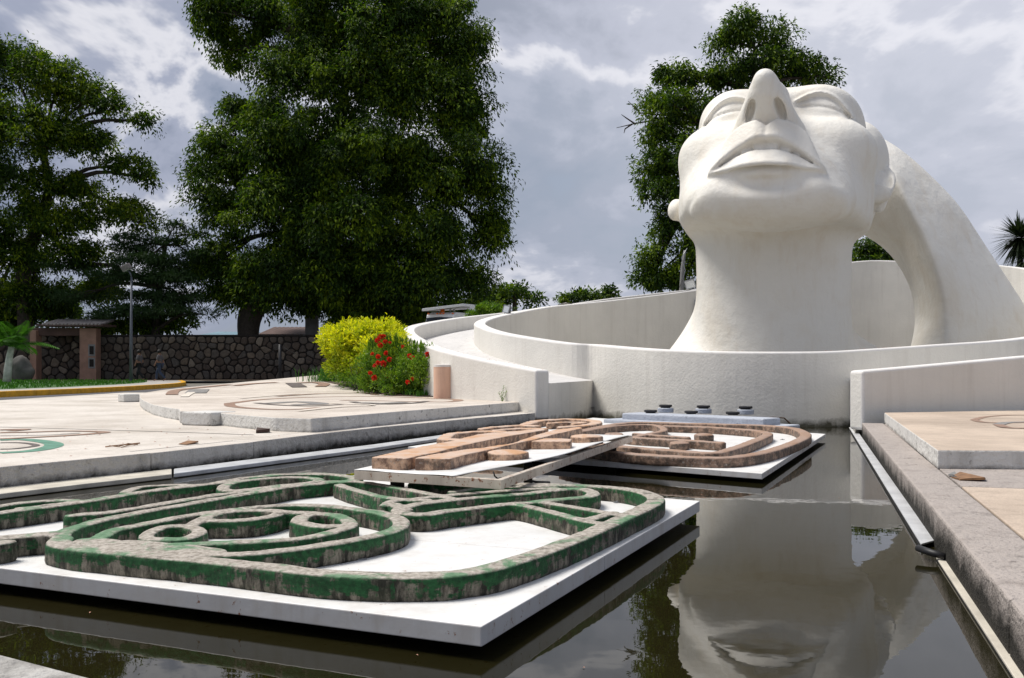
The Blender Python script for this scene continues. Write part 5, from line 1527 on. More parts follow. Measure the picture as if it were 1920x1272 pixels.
def grass_tuft(name, label, c, spread, h, n, mat='grass', kind=None, cat=None):
    P_ = np.array(c) + np.stack([RG.normal(0, spread, n), RG.normal(0, spread, n), np.zeros(n)], 1)
    V, T = [], []
    for i in range(n):
        a = RG.rand() * 2 * pi; lean = RG.uniform(.1, .9); hh = h * RG.uniform(.5, 1.1); w = 0.012
        d = np.array([cos(a), sin(a), 0]); s = np.array([-sin(a), cos(a), 0]) * w
        p0 = P_[i]; p1 = p0 + d * lean * hh * .35 + np.array([0, 0, hh * .65]); p2 = p0 + d * lean * hh + np.array([0, 0, hh * (1 - .35 * lean)])
        b = 5 * i; V += [p0 - s, p0 + s, p1 + s * .7, p1 - s * .7, p2]; T += [(b, b + 1, b + 2), (b, b + 2, b + 3), (b + 3, b + 2, b + 4)]
    o = mesh_np(name, np.array(V), np.array(T), M[mat], None, smooth=False)
    tag(o, label, cat, kind='stuff'); return o


gc = at_s(622, 716); grass_tuft('grass_tuft', 'tuft of long grass at the foot of the yellow hedge', (gc.x, gc.y + .3, slab_z(gc.y)), .35, .55, 420, cat='grass tuft')
for px, py, n, lab in ((772, 743, 90, 'small grass tuft in front of the flowering bush, left one'), (792, 744, 60, 'small grass tuft in front of the flowering bush beside the pillar'), (672, 728, 40, 'few grass blades at the bed edge under the hedge')):
    g = at_s(px, py); grass_tuft('grass_tuft', lab, (g.x, g.y, .43), .09, .20, n, cat='grass tuft')
# seedling at the ramp wall
g = at(942, 753, .42)
V, T = [], []
P_ = []; ax = []
for s in range(4):
    for k in range(12):
        t = k / 11; P_.append((g.x + (s - 1.5) * .045 * t + .06 * (s == 3) * t, g.y, .42 + t * (.30 if s > 1 else .18))); a = RG.rand() * 2 * pi; ax.append((cos(a), sin(a) * .6, .5))
P_ = np.array(P_); ax = unit(np.array(ax)); V, T = leaf_mesh(P_, ax, np.tile([0, 0, 1.0], (len(P_), 1)), np.full(len(P_), .05), np.full(len(P_), .022))
o = mesh_np('seedling', V, T, M['leaf_green'], None, smooth=False); tag(o, 'spindly green seedling growing at the foot of the ramp wall', 'weed')
st = [tube_data([(g.x, g.y, .42), (g.x + (s - 1.5) * .045 + .06 * (s == 3), g.y, .42 + (.30 if s > 1 else .18))], .003, 5) for s in range(4)]
V, Fs = join_data(st); mesh_obj('stem', V, Fs, M['leaf_green'], o)
# weeds where the right slab meets the wall
g = at(1659, 772, .30); grass_tuft('weed', 'dark spiky weed at the corner of the right slab', (g.x - .02, g.y, .25), .03, .22, 14, 'leaf_yucca', cat='weed')
# grass fringe of the lawn
n = 5200
xs_ = RG.uniform(-34, -15.4, n); ys_ = RG.uniform(31, 55, n)
ok = np.array([min(abs(p.y - y) for p in yl) > -1 and x < np.interp(y, [p.y for p in yl], [p.x for p in yl]) - 2.0 for x, y in zip(xs_, ys_)])
xs_, ys_ = xs_[ok], ys_[ok]; n = len(xs_)
P_ = np.stack([xs_, ys_, np.full(n, .36)], 1); a_ = RG.rand(n) * 2 * pi
V, T = leaf_mesh(P_, unit(np.stack([np.cos(a_) * .4, np.sin(a_) * .4, np.ones(n)], 1)), unit(np.stack([np.cos(a_ + 1.5), np.sin(a_ + 1.5), np.zeros(n)], 1)), .09 + .07 * RG.rand(n), np.full(n, .06))
tag(mesh_np('grass', V, T, M['grass'], None, smooth=False), 'green grass blades of the lawn', kind='stuff')


def rosette(name, label, c, n, L, w, mat, trunk=None, cat='palm', up=0.3, trunk_mat='bark', droop=0.25):
    root = empty(name, (c.x, c.y, 0.2)); tag(root, label, cat)
    if trunk: tube('trunk', trunk[0], trunk[1], M[trunk_mat], root, 9)
    V, T = [], []
    for i in range(n):
        d = unit(RG.normal(size=3) + np.array([0, 0, up])); l = L * RG.uniform(.7, 1.1)
        s = unit(np.cross(d, [0, 0, 1.0])) * w / 2; p = np.array(c) + d * L * .08
        pts = [p, p + d * l * .5 + np.array([0, 0, -droop * .12 * l]), p + d * l + np.array([0, 0, -droop * .6 * l])]
        b = 5 * i; V += [pts[0] - s * .6, pts[0] + s * .6, pts[1] + s, pts[1] - s, pts[2]]; T += [(b, b + 1, b + 2), (b, b + 2, b + 3), (b + 3, b + 2, b + 4)]
    mesh_np('crown', np.array(V), np.array(T), M[mat], root, smooth=False)
    return root


c = atY(1912, 446, 44)
rosette('yucca', 'dark spiky yucca head over the ring wall at the right edge', c, 420, 1.35, .075, 'leaf_yucca', ([tuple(atY(1916, 700, 44)), tuple(atY(1914, 560, 44)), tuple(c)], [.16, .13, .12]), 'yucca', 0.1)
c2 = atY(1925, 490, 43.6); bpy_root = rosette('yucca', 'lower drooping yucca head hanging over the ring wall at the right edge', c2, 220, 1.3, .07, 'leaf_yucca', None, 'yucca', -0.1, droop=.5)
# palm on the left: fronds
def palm():
    c = atY(22, 650, 45)
    root = empty('palm_tree', (c.x, c.y, .36)); tag(root, 'small palm with a white painted trunk on the lawn at the left edge', 'palm')
    tube('trunk', [tuple(atY(13, 716, 45)), tuple(atY(15, 690, 45)), tuple(atY(18, 668, 45)), tuple(c)], [.19, .17, .15, .13], M['bark_pale'], root, 10)
    for k in range(15):
        a = 2 * pi * k / 15 + RG.uniform(-.2, .2); el = RG.uniform(.35, 1.25); Lf = RG.uniform(1.5, 2.3)
        d = Vector((cos(a) * cos(el), sin(a) * cos(el), sin(el))); pts = [c + d * Lf * t + Vector((0, 0, -1.1 * t * t * cos(el))) for t in (0, .25, .5, .75, 1)]
        pts = catmull(pts, 5); n = len(pts)
        P_, ax, nr, Ls = [], [], [], []
        for i in range(3, n):
            t = (pts[min(i + 1, n - 1)] - pts[i - 1]).normalized(); s = t.cross(Vector((0, 0, 1))).normalized()
            for sg in (-1, 1):
                P_.append(tuple(pts[i])); ax.append(tuple((t * .5 + s * sg + Vector((0, 0, -.25))).normalized())); nr.append((0, 0, 1)); Ls.append(.55 * sin(pi * (i / n) ** .7) + .12)
        V, T = leaf_mesh(np.array(P_), unit(np.array(ax)), np.array(nr, float), np.array(Ls), np.full(len(Ls), .05))
        o = mesh_np('frond', V, T, M['leaf_palm'], root, smooth=False)
        Vt, Ft = tube_data(pts, [.025 * (1 - .8 * i / n) for i in range(n)], 5)
        mesh_obj('rib', Vt, Ft, M['leaf_palm'], o)
palm()
# ------------------------------------------------------------ things in the background and small things
# stone wall: irregular stones in dark mortar
def clip_poly(poly, px, py, nx, ny):
    out = []; n = len(poly)
    for i in range(n):
        a, b = poly[i], poly[(i + 1) % n]
        da = (a[0] - px) * nx + (a[1] - py) * ny; db = (b[0] - px) * nx + (b[1] - py) * ny
        if da <= 0: out.append(a)
        if (da < 0 < db) or (db < 0 < da):
            t = da / (da - db); out.append((a[0] + (b[0] - a[0]) * t, a[1] + (b[1] - a[1]) * t))
    return out


def stone_wall(name, label, x0, x1, Y, z0, z1, cell, seed, mat='wall_stone', bound=None):
    r = random.Random(seed)
    root = empty(name, ((x0 + x1) / 2, Y, z0)); tag(root, label, 'wall')
    box('mortar_core', ((x0 + x1) / 2, Y + .20, (z0 + z1) / 2), (x1 - x0, .36, z1 - z0), M['mortar'], root)
    nx_, nz_ = max(2, int((x1 - x0) / cell)), max(2, int((z1 - z0) / (cell * .86)))
    S = []
    for j in range(nz_):
        for i in range(nx_):
            S.append((x0 + (i + .5 + .5 * (j % 2) * .9 + r.uniform(-.42, .42)) * (x1 - x0) / nx_, z0 + (j + .5 + r.uniform(-.40, .40)) * (z1 - z0) / nz_))
    for k, s in enumerate(S):
        poly = [(x0, z0), (x1, z0), (x1, z1), (x0, z1)]
        poly = [(max(x0, s[0] - 1.2), max(z0, s[1] - 1.2)), (min(x1, s[0] + 1.2), max(z0, s[1] - 1.2)), (min(x1, s[0] + 1.2), min(z1, s[1] + 1.2)), (max(x0, s[0] - 1.2), min(z1, s[1] + 1.2))]
        if s[0] > x1 - .05: continue
        for q in S:
            if q is s: continue
            dx, dz = q[0] - s[0], q[1] - s[1]
            if dx * dx + dz * dz > 4: continue
            poly = clip_poly(poly, s[0] + dx / 2, s[1] + dz / 2, dx, dz)
            if len(poly) < 3: break
        if len(poly) < 3: continue
        cx, cz = sum(p[0] for p in poly) / len(poly), sum(p[1] for p in poly) / len(poly)
        g = r.uniform(.80, .90); pr = r.uniform(.03, .09)
        # cut the corners so that stones are rounded
        P_ = [(cx + (p[0] - cx) * g, cz + (p[1] - cz) * g) for p in poly]
        Q = []
        for i in range(len(P_)):
            a, b = P_[i], P_[(i + 1) % len(P_)]
            Q += [(a[0] * .78 + b[0] * .22, a[1] * .78 + b[1] * .22), (a[0] * .22 + b[0] * .78, a[1] * .22 + b[1] * .78)]
        n = len(Q); V, Fs = [], []
        for (sc, y) in ((1.0, .03), (1.0, -pr * .5), (.80, -pr)):
            V += [(cx + (p[0] - cx) * sc, Y + y + r.uniform(-.008, .008), cz + (p[1] - cz) * sc) for p in Q]
        for l in range(2):
            for i in range(n):
                j = (i + 1) % n; Fs.append((l * n + i, l * n + j, (l + 1) * n + j, (l + 1) * n + i))
        Fs.append(tuple(2 * n + i for i in range(n)))
        mesh_obj('stone', V, Fs, M[mat], root)
    return root


def X_at(px, Y): return (px - CXP) / FPX * Y
WY = 60.0
sw = stone_wall('stone_wall', 'long rubble stone wall behind the plaza, from the pink gate post to the shrubs', X_at(184, WY), X_at(640, WY), WY, .34, CZ + (690 - 631) * WY / FPX, .46, 3)
box('coping', ((X_at(184, WY) + X_at(640, WY)) / 2, WY + .2, CZ + (690 - 631) * WY / FPX + .05), (X_at(640, WY) - X_at(184, WY), .5, .10), M['mortar'], sw)
o = stone_wall('stone_wall', 'short dark rubble wall in the gateway under the tiled roof', X_at(68, WY), X_at(149, WY), WY + .5, .34, CZ + (690 - 618) * WY / FPX, .46, 4)
o = stone_wall('stone_wall', 'rubble wall left of the gateway behind the palm', X_at(-80, WY), X_at(58, WY), WY + .6, .34, CZ + (690 - 628) * WY / FPX, .60, 5)
o = box('rear_wall', (X_at(1000, 66), 66, 1.2), (28, .3, 2.4), M['concrete_grey']); tag(o, 'grey boundary wall hidden behind the hedge and ramp', 'wall')

# gateway: two pink posts, lintel, tiled roof edge
gw = empty('gateway', (X_at(112, 59), 59, .3)); tag(gw, 'dark gateway with peach posts and a tiled roof edge, left of the stone wall', 'gateway')
def post(xa, xb, yt, name='post'):
    x0, x1 = X_at(xa, 59.2), X_at(xb, 59.2); zt = CZ + (690 - yt) * 59.2 / FPX
    return box(name, ((x0 + x1) / 2, 59.4, (zt + .3) / 2), (x1 - x0, .7, zt - .3), M['pink_shade'], gw, bev=.02)
pr_ = post(151, 182, 616); post(58, 70, 620)
for i, (ya, yb) in enumerate(((646, 668), (671, 691))):
    z0, z1 = CZ + (690 - yb) * 59 / FPX, CZ + (690 - ya) * 59 / FPX; xa, xb = X_at(165, 59), X_at(178, 59)
    o = box('niche_tile', ((xa + xb) / 2, 59.035, (z0 + z1) / 2), (xb - xa, .03, z1 - z0), M['concrete_grey'], gw, bev=.01)
    box('niche_tile', ((xa + xb) / 2, 59.01, (z0 + z1) / 2), ((xb - xa) * .6, .03, (z1 - z0) * .7), M['mortar'], gw, bev=.01)
zl = CZ + (690 - 622) * 59 / FPX
box('lintel', (X_at(118, 59.4), 59.6, zl), (X_at(190, 59) - X_at(60, 59), .5, .5), M['roof_rust'], gw, bev=.02)
for i in range(16):
    x = X_at(84 + i * 7, 58.8); z = CZ + (690 - 606) * 58.8 / FPX
    V, Fs = tube_data([(x, 58.6, z - .12), (x, 60.6, z + .25)], .105, 8)
    mesh_obj('roof_tile', V, Fs, M['roof_tile'], gw, smooth=True)
box('roof_deck', (X_at(136, 59), 59.6, CZ + (690 - 610) * 59 / FPX), (X_at(200, 59) - X_at(75, 59), 2.0, .12), M['roof_rust'], gw)

# boulder
def boulder():
    c = atY(40, 692, 55)
    me = bpy.data.meshes.new('boulder'); bm = bmesh.new(); bmesh.ops.create_icosphere(bm, subdivisions=4, radius=1)
    for v in bm.verts:
        n_ = noise.noise(v.co * 1.3 + Vector((3, 1, 2))) * .28 + noise.noise(v.co * 3.1) * .09
        z = v.co.z; w = .62 if z > 0 else .74
        v.co = Vector((v.co.x * (w + n_ * .5) * (1 - .25 * max(0, z)), v.co.y * (.5 + n_ * .4), z * (.85 + n_ * .2)))
    bm.to_mesh(me); bm.free(); me.materials.append(M['boulder_stone'])
    for p in me.polygons: p.use_smooth = True
    o = bpy.data.objects.new('boulder', me); o.location = (c.x, c.y, 1.0); link(o); tag(o, 'big grey boulder standing behind the white palm trunk', 'boulder')
boulder()

# street lamp
lp = atY(246, 716, 51); lp.z = .36
sl = empty('street_lamp', tuple(lp)); tag(sl, 'tall thin grey street lamp in front of the stone wall', 'street lamp')
zt = CZ + (690 - 520) * 51 / FPX
tube('pole', [(lp.x, lp.y, .34), (lp.x, lp.y, 2.5), (lp.x + .02, lp.y, zt)], [.095, .08, .05], M['lamp_metal'], sl, 10)
box('base_plate', (lp.x, lp.y, .39), (.34, .34, .04), M['lamp_metal'], sl, bev=.008)
tube('arm', [(lp.x + .02, lp.y, zt - .03), (lp.x - .04, lp.y, zt + .18), (lp.x - .16, lp.y, zt + .36)], .04, M['lamp_metal'], sl, 8)
Mx = Matrix.Rotation(radians(-28), 3, 'Y') @ Matrix.Rotation(radians(10), 3, 'X')
hp = (lp.x - .27, lp.y, zt + .52)
hd_ = box('lamp_head', hp, (.42, .5, .30), M['roof_tile'], sl, bev=.03, M=Mx)
q = Vector(hp) + Mx @ Vector((0, -.02, -.155)); box('lens', tuple(q), (.34, .40, .02), M['lamp_glass'], hd_, M=Mx)
# thin dark post in front of the wall with stays
pp = atY(525, 712, 56)
ps = empty('fence_post', (pp.x, pp.y, .3)); tag(ps, 'short dark post with two slanting stays before the stone wall', 'post')
zt = CZ + (690 - 646) * 56 / FPX
tube('post', [(pp.x, pp.y, .2), (pp.x, pp.y, zt)], .095, M['black_plastic'], ps, 8)
tube('stay', [(pp.x, pp.y, zt - .1), tuple(atY(435, 712, 57))], .014, M['black_rubber'], ps, 5)
tube('stay', [(pp.x, pp.y, zt - .1), tuple(atY(605, 688, 55.5))], .014, M['black_rubber'], ps, 5)
# pillar and roofs behind the wall
o = box('concrete_pillar', (X_at(585, 66), 66, 3.0), (X_at(596, 66) - X_at(574, 66), .7, 5.6), M['concrete_grey'], bev=.03); tag(o, 'square grey concrete pillar rising behind the stone wall, left of the hedge', 'pillar')
def shed(name, label, x0, x1, Y, ztop, zeave, roofm, wallm, n):
    r = empty(name, ((x0 + x1) / 2, Y, .2)); tag(r, label, 'building')
    box('wall', ((x0 + x1) / 2, Y + 2.2, (zeave + .2) / 2), (x1 - x0 - .4, 4, zeave - .3), M[wallm], r)
    V, Fs = [], []
    for i in range(n + 1):
        x = x0 + (x1 - x0) * i / n; dz = .03 * (i % 2)
        V += [(x, Y, zeave + dz), (x, Y + 4.6, ztop + dz), (x, Y, zeave + dz - .05), (x, Y + 4.6, ztop + dz - .05)]
    for i in range(n):
        a = 4 * i; Fs += [(a, a + 4, a + 5, a + 1), (a + 2, a + 3, a + 7, a + 6), (a, a + 2, a + 6, a + 4)]
    mesh_obj('roof', V, Fs, M[roofm], r)
    return r
shed('shed', 'low building with a blue metal roof just above the stone wall', X_at(368, 66), X_at(456, 66), 66, 3.75, 3.35, 'roof_blue', 'concrete_grey', 22)
shed('shed', 'low building with a rusty dark roof above the stone wall, right of the tree trunk', X_at(482, 67), X_at(574, 67), 67, 4.15, 3.45, 'roof_rust', 'brick_brown', 22)
# wooden pole behind the ring wall
pw = [atY(1277, 560, 46), atY(1280, 500, 46), atY(1284, 470, 46)]
o = empty('utility_pole', (pw[0].x, pw[0].y, .2)); tag(o, 'grey pole with a cable wound round it, behind the ring wall left of the neck', 'pole')
tube('pole', [(pw[0].x - .1, 46, .2)] + pw, [.13, .12, .09, .06], M['concrete_grey'], o, 8)
tube('cable', [pw[0] + Vector((-.1, -.12, .5)), pw[1] + Vector((.1, -.13, -.2)), pw[1] + Vector((-.08, -.12, .4)), pw[2] + Vector((.1, -.1, .1))], .018, M['steel_grey'], o, 5)


# floodlights on the wall tops
def floodlight(label, c, size, yaw, tilt, roll):
    r = empty('floodlight', tuple(c)); tag(r, label, 'floodlight', 'floodlights on the ring wall')
    R3 = Matrix.Rotation(yaw, 3, 'Z') @ Matrix.Rotation(roll, 3, 'Y') @ Matrix.Rotation(tilt, 3, 'X')
    h = Vector(c) + Vector((0, 0, size * .62))
    hs = box('housing', tuple(h), (size, size * .28, size * .86), M['lamp_metal'], r, bev=.012, M=R3)
    for sx, sz, w, l in ((0, 1, size, size * .07), (0, -1, size, size * .07), (1, 0, size * .07, size * .86), (-1, 0, size * .07, size * .86)):
        p = h + R3 @ Vector((sx * size * .465, -size * .16, sz * size * .395)); box('bezel', tuple(p), (w, size * .06, l), M['steel_grey'], r, M=R3)
    p = h + R3 @ Vector((0, -size * .145, 0)); box('glass', tuple(p), (size * .84, .01, size * .70), M['lamp_glass'], r, M=R3)
    tube('stirrup', [h + R3 @ Vector((-size * .54, 0, 0)), h + R3 @ Vector((-size * .54, .02, 0)) + Vector((0, 0, -size * .55)), h + R3 @ Vector((size * .54, .02, 0)) + Vector((0, 0, -size * .55)), h + R3 @ Vector((size * .54, 0, 0))], .012, M['lamp_metal'], r, 5)
c = atY(1294, 545, 39.2); floodlight('grey floodlight on the ring wall just left of the neck', c, .42, radians(-15), radians(12), radians(-14))
c = atY(951, 591, 31.6); floodlight('black floodlight on the ring wall beside the ramp, right of the green bush', c, .30, radians(-48), radians(-12), radians(10))
# small fixture on the inner face of the ring wall beside the neck
nb = empty('wall_niche', tuple(atY(1308, 575, 38.4))); tag(nb, 'small metal framed niche in the ring wall beside the neck', 'niche')
c = atY(1312, 577, 38.55); box('frame', (c.x, c.y, c.z), (.42, .06, .62), M['steel_grey'], nb, bev=.01); box('panel', (c.x + .05, c.y - .035, c.z - .03), (.26, .02, .46), M['concrete_grey'], nb)


# truck
def truck():
    Y = 43.0; k = Y / FPX
    r = empty('truck', (X_at(840, Y), Y + 1, .2)); tag(r, 'white truck parked behind the ramp, cab roof with an orange beacon', 'truck')
    def q(px, py, dy=0.0): return atY(px, py, Y + dy)
    # cab body: front face (towards viewer) with the side running back to the right
    zr = q(0, 584).z; fx0, fx1 = X_at(785, Y), X_at(845, Y)
    sx = 2.4                                   # side offset towards the right per length
    def cabp(x, s, z): return (x + s * sx, Y + s * 2.0, z)
    V = []; Fs = []
    prof = [(0, .55), (0, 1.55), (.10, 1.65), (.32, zr - .55), (.40, zr - .12), (.75, zr), (2.0, zr), (2.1, zr - .25), (2.1, .55)]   # depth, height
    dirf = Vector((fx1 - fx0, -.35, 0)); dirs = Vector((1.1, 1.9, 0)).normalized()
    L0 = Vector((fx0, Y + .35, 0)); R0 = Vector((fx0, Y + .35, 0)) + dirf
    n = len(prof)
    for B0, ins in ((L0, 1), (R0, -1)):
        for d_, z_ in prof:
            t_ = max(0, (z_ - 1.6) / (zr - 1.6)) * .10 * ins
            p = B0 + dirs * d_ + dirf.normalized() * t_; V.append((p.x, p.y, z_))
    for i in range(n):
        j = (i + 1) % n; Fs.append((i, j, n + j, n + i))
    Fs.append(tuple(range(n - 1, -1, -1))); Fs.append(tuple(n + i for i in range(n)))
    o = mesh_obj('cab', V, Fs, M['vehicle_white'], r); bevel(o, .05, 3, 25)
    bm = bmesh.new(); bm.from_mesh(o.data); bmesh.ops.recalc_face_normals(bm, faces=bm.faces); bm.to_mesh(o.data); bm.free()
    def on_front(u, d_, z_, off=-.012):
        p = L0 + dirf * u + dirs * (d_ + off); return (p.x, p.y, z_)
    ws = [on_front(.06, .12, 1.78), on_front(.94, .12, 1.78), on_front(.92, .375, zr - .27), on_front(.5, .385, zr - .23), on_front(.08, .375, zr - .27)]
    Vw = ws + [(x, y - .02, z) for x, y, z in ws]; mesh_obj('windscreen', Vw, [(0, 1, 2, 3, 4), (9, 8, 7, 6, 5)] + [(i, 5 + i, 5 + (i + 1) % 5, (i + 1) % 5) for i in range(5)], M['dark_glass'], r)
    nd_ = dirf.normalized()
    for u in (.12, .40, .50, .60, .90):
        p = L0 + dirf * u + dirs * .43; box('marker_lamp', (p.x, p.y, zr - .07), (.09, .06, .05), M['beacon_orange'], r, rz=atan2(dirf.y, dirf.x), bev=.01)
    for sd, B0 in ((-1, L0), (1, R0)):
        for zz in (.0,):
            p = B0 + dirs * 1.2 + nd_ * .0
        pts = []
        for d_, z_ in ((.45, 1.75), (1.75, 1.75), (1.75, zr - .45), (.62, zr - .45)):
            t_ = max(0, (z_ - 1.6) / (zr - 1.6)) * .10 * (-sd); p = B0 + dirs * d_ + nd_ * (t_ + sd * .006); pts.append((p.x, p.y, z_))
        pts2 = [(x + nd_.x * .014 * sd, y + nd_.y * .014 * sd, z) for x, y, z in pts]
        mesh_obj('side_window', pts + pts2, [(0, 1, 2, 3), (7, 6, 5, 4)] + [(i, 4 + i, 4 + (i + 1) % 4, (i + 1) % 4) for i in range(4)], M['dark_glass'], r)
    # beacon and horns on the roof
    p = L0 + dirf * .42 + dirs * .8
    V, Fs = lathe_data((p.x, p.y, zr), [(.11, 0), (.11, .03), (.10, .04), (.09, .20), (.06, .23)], 16); mesh_obj('beacon', V, Fs, M['beacon_orange'], r, smooth=True)
    for u in (.66, .78):
        p = L0 + dirf * u + dirs * .85; V, Fs = tube_data([(p.x, p.y - .10, zr + .08), (p.x, p.y + .25, zr + .08)], [.06, .02], 10); mesh_obj('horn', V, Fs, M['steel_grey'], r, smooth=True)
    # white boom panel lying over the cab and back along the body
    a, b, c, d = q(791, 579, -.3), q(869, 569.5, .6), q(905, 573.5, 2.4), q(826, 579, 3.5)
    th = .12
    V = [tuple(p) for p in (a, b, c, d)] + [(p.x, p.y, p.z - th) for p in (a, b, c, d)]
    o = mesh_obj('boom_panel', V, [(0, 1, 2, 3), (7, 6, 5, 4), (0, 4, 5, 1), (1, 5, 6, 2), (2, 6, 7, 3), (3, 7, 4, 0)], M['vehicle_white'], r); bevel(o, .015, 2)
    bm = bmesh.new(); bm.from_mesh(o.data); bmesh.ops.recalc_face_normals(bm, faces=bm.faces); bm.to_mesh(o.data); bm.free()
    c2 = atY(1, 1, 1)
    e0, e1 = b.copy(), c.copy(); e = (e1 - e0)
    lower = Vector((0, 0, -.30))
    V = [tuple(e0 + e * .30), tuple(e1), tuple(e1 + lower), tuple(e0 + e * .30 + lower * 1.0)]; V2 = [(x + .03, y - .03, z) for x, y, z in V]
    o = mesh_obj('side_board', V + V2, [(0, 1, 2, 3), (7, 6, 5, 4), (0, 4, 5, 1), (1, 5, 6, 2), (2, 6, 7, 3), (3, 7, 4, 0)], M['vehicle_white'], r)
    fc = bpy.data.curves.new('lettering', 'FONT'); fc.body = 'ALU'; fc.size = .30; fc.extrude = .004; fc.materials.append(M['sign_blue'])
    t0 = bpy.data.objects.new('lettering', fc); SC.collection.objects.link(t0); bpy.context.view_layer.update()
    me_ = bpy.data.meshes.new_from_object(t0.evaluated_get(bpy.context.evaluated_depsgraph_get())); bpy.data.objects.remove(t0)
    t = bpy.data.objects.new('lettering', me_); link(t, r)
    p = e0 + e * .55 + Vector((.045, -.045, -.31))
    t.matrix_parent_inverse = pm(r).inverted(); t.location = p; t.rotation_euler = (radians(90), 0, atan2(e.y, e.x))
    # bodywork and wheels, mostly hidden
    p = L0 + dirs * 4.2 + dirf * .5
    box('body', (p.x, p.y, 1.45), (dirf.length * .98, 4.0, 1.0), M['vehicle_white'], r, rz=atan2(dirs.y, dirs.x) - pi / 2, bev=.03)
    box('chassis', (p.x - .5, p.y - 1.0, .72), (dirf.length * .7, 6.0, .3), M['black_plastic'], r, rz=atan2(dirs.y, dirs.x) - pi / 2)
    for d_ in (.9, 5.2):
        for u in (.08, .92):
            p = L0 + dirs * d_ + dirf * u; a_ = dirf.normalized() * .13
            V, Fs = tube_data([(p.x - a_.x, p.y - a_.y, .66), (p.x + a_.x, p.y + a_.y, .66)], .46, 24)
            w = mesh_obj('wheel', V, Fs, M['black_rubber'], r)
            V, Fs = tube_data([(p.x - a_.x * 1.05, p.y - a_.y * 1.05, .66), (p.x + a_.x * 1.05, p.y + a_.y * 1.05, .66)], .24, 16); mesh_obj('rim', V, Fs, M['vehicle_grey'], w)
    for u in (.1, .9):
        p = L0 + dirf * u + dirs * -.02; V, Fs = tube_data([(p.x, p.y, 1.05), (p.x - dirs.x * .05, p.y - dirs.y * .05, 1.05)], .13, 16); mesh_obj('headlight', V, Fs, M['lamp_glass'], r)
    box('bumper', tuple(L0 + dirf * .5 + dirs * -.1 + Vector((0, 0, .7))), (dirf.length * 1.02, .2, .3), M['vehicle_grey'], r, rz=atan2(dirf.y, dirf.x), bev=.03)
truck()


# two people walking in front of the stone wall
def person(label, px, Y, h, shirt, trousers, skin, hair, step, facing=-1):
    base = atY(px, 717, Y); z0 = .37
    root = empty('person', (base.x, base.y, z0)); tag(root, label, 'person', 'people walking along the stone wall')
    s = h / 1.72; f = facing
    def J(x, y, z): return (base.x + x * s * f, base.y + y * s, z0 + z * s)
    J_ = {'pel': (0, 0, .95), 'sp': (.01, 0, 1.15), 'ch': (.02, 0, 1.33), 'nk': (.03, 0, 1.48), 'hd': (.05, 0, 1.57), 'top': (.06, 0, 1.66),
          'hL': (0, .09, .90), 'kL': (.20 * step, .09, .50), 'aL': (.24 * step, .09, .09), 'tL': (.24 * step + .16, .09, .04), 'hR': (0, -.09, .90), 'kR': (-.06 * step + .05, -.09, .50), 'aR': (-.34 * step, -.09, .14), 'tR': (-.34 * step + .15, -.09, .03),
          'sL': (.02, .18, 1.40), 'eL': (-.10 * step, .23, 1.14), 'wL': (-.06 * step, .22, .90), 'fL': (-.02 * step, .22, .80), 'sR': (.02, -.18, 1.40), 'eR': (.08 * step, -.23, 1.14), 'wR': (.20 * step, -.22, .92), 'fR': (.24 * step, -.22, .83)}
    rad = {'pel': .135, 'sp': .125, 'ch': .145, 'nk': .058, 'hd': .095, 'top': .085, 'hL': .10, 'kL': .062, 'aL': .042, 'tL': .035, 'hR': .10, 'kR': .062, 'aR': .042, 'tR': .035,
           'sL': .06, 'eL': .045, 'wL': .032, 'fL': .035, 'sR': .06, 'eR': .045, 'wR': .032, 'fR': .035}
    E_ = [('pel', 'sp'), ('sp', 'ch'), ('ch', 'nk'), ('nk', 'hd'), ('hd', 'top'), ('pel', 'hL'), ('hL', 'kL'), ('kL', 'aL'), ('aL', 'tL'), ('pel', 'hR'), ('hR', 'kR'), ('kR', 'aR'), ('aR', 'tR'), ('ch', 'sL'), ('sL', 'eL'), ('eL', 'wL'), ('wL', 'fL'), ('ch', 'sR'), ('sR', 'eR'), ('eR', 'wR'), ('wR', 'fR')]
    def skin_mesh(name, keys, edges, mat, grow=0.0):
        me = bpy.data.meshes.new(name); ix_ = {k: i for i, k in enumerate(keys)}
        me.from_pydata([J(*J_[k]) for k in keys], [(ix_[a], ix_[b]) for a, b in edges], [])
        o = bpy.data.objects.new(name, me); link(o, root); o.matrix_parent_inverse = pm(root).inverted()
        md = o.modifiers.new('skin', 'SKIN'); md.use_smooth_shade = True
        sv = me.skin_vertices[0].data
        for i, k in enumerate(keys): sv[i].radius = ((rad[k] + grow) * s, (rad[k] + grow) * s); sv[i].use_root = (i == 0)
        ss = o.modifiers.new('smooth', 'SUBSURF'); ss.levels = 1; ss.render_levels = 2
        me.materials.append(mat); return o
    skin_mesh('body', list(J_), E_, skin)
    skin_mesh('shirt', ['pel', 'sp', 'ch', 'sL', 'eL', 'sR', 'eR'], [('pel', 'sp'), ('sp', 'ch'), ('ch', 'sL'), ('sL', 'eL'), ('ch', 'sR'), ('sR', 'eR')], shirt, .022)
    skin_mesh('trousers', ['pel', 'hL', 'kL', 'aL', 'hR', 'kR', 'aR'], [('pel', 'hL'), ('hL', 'kL'), ('kL', 'aL'), ('pel', 'hR'), ('hR', 'kR'), ('kR', 'aR')], trousers, .016)
    me = bpy.data.meshes.new('hair'); bm = bmesh.new(); bmesh.ops.create_icosphere(bm, subdivisions=3, radius=.115 * s)
    for v in bm.verts: v.co += Vector(J(.045, 0, 1.635)); 
    bm.to_mesh(me); bm.free(); me.materials.append(hair); o = bpy.data.objects.new('hair', me); link(o, root); o.matrix_parent_inverse = pm(root).inverted()
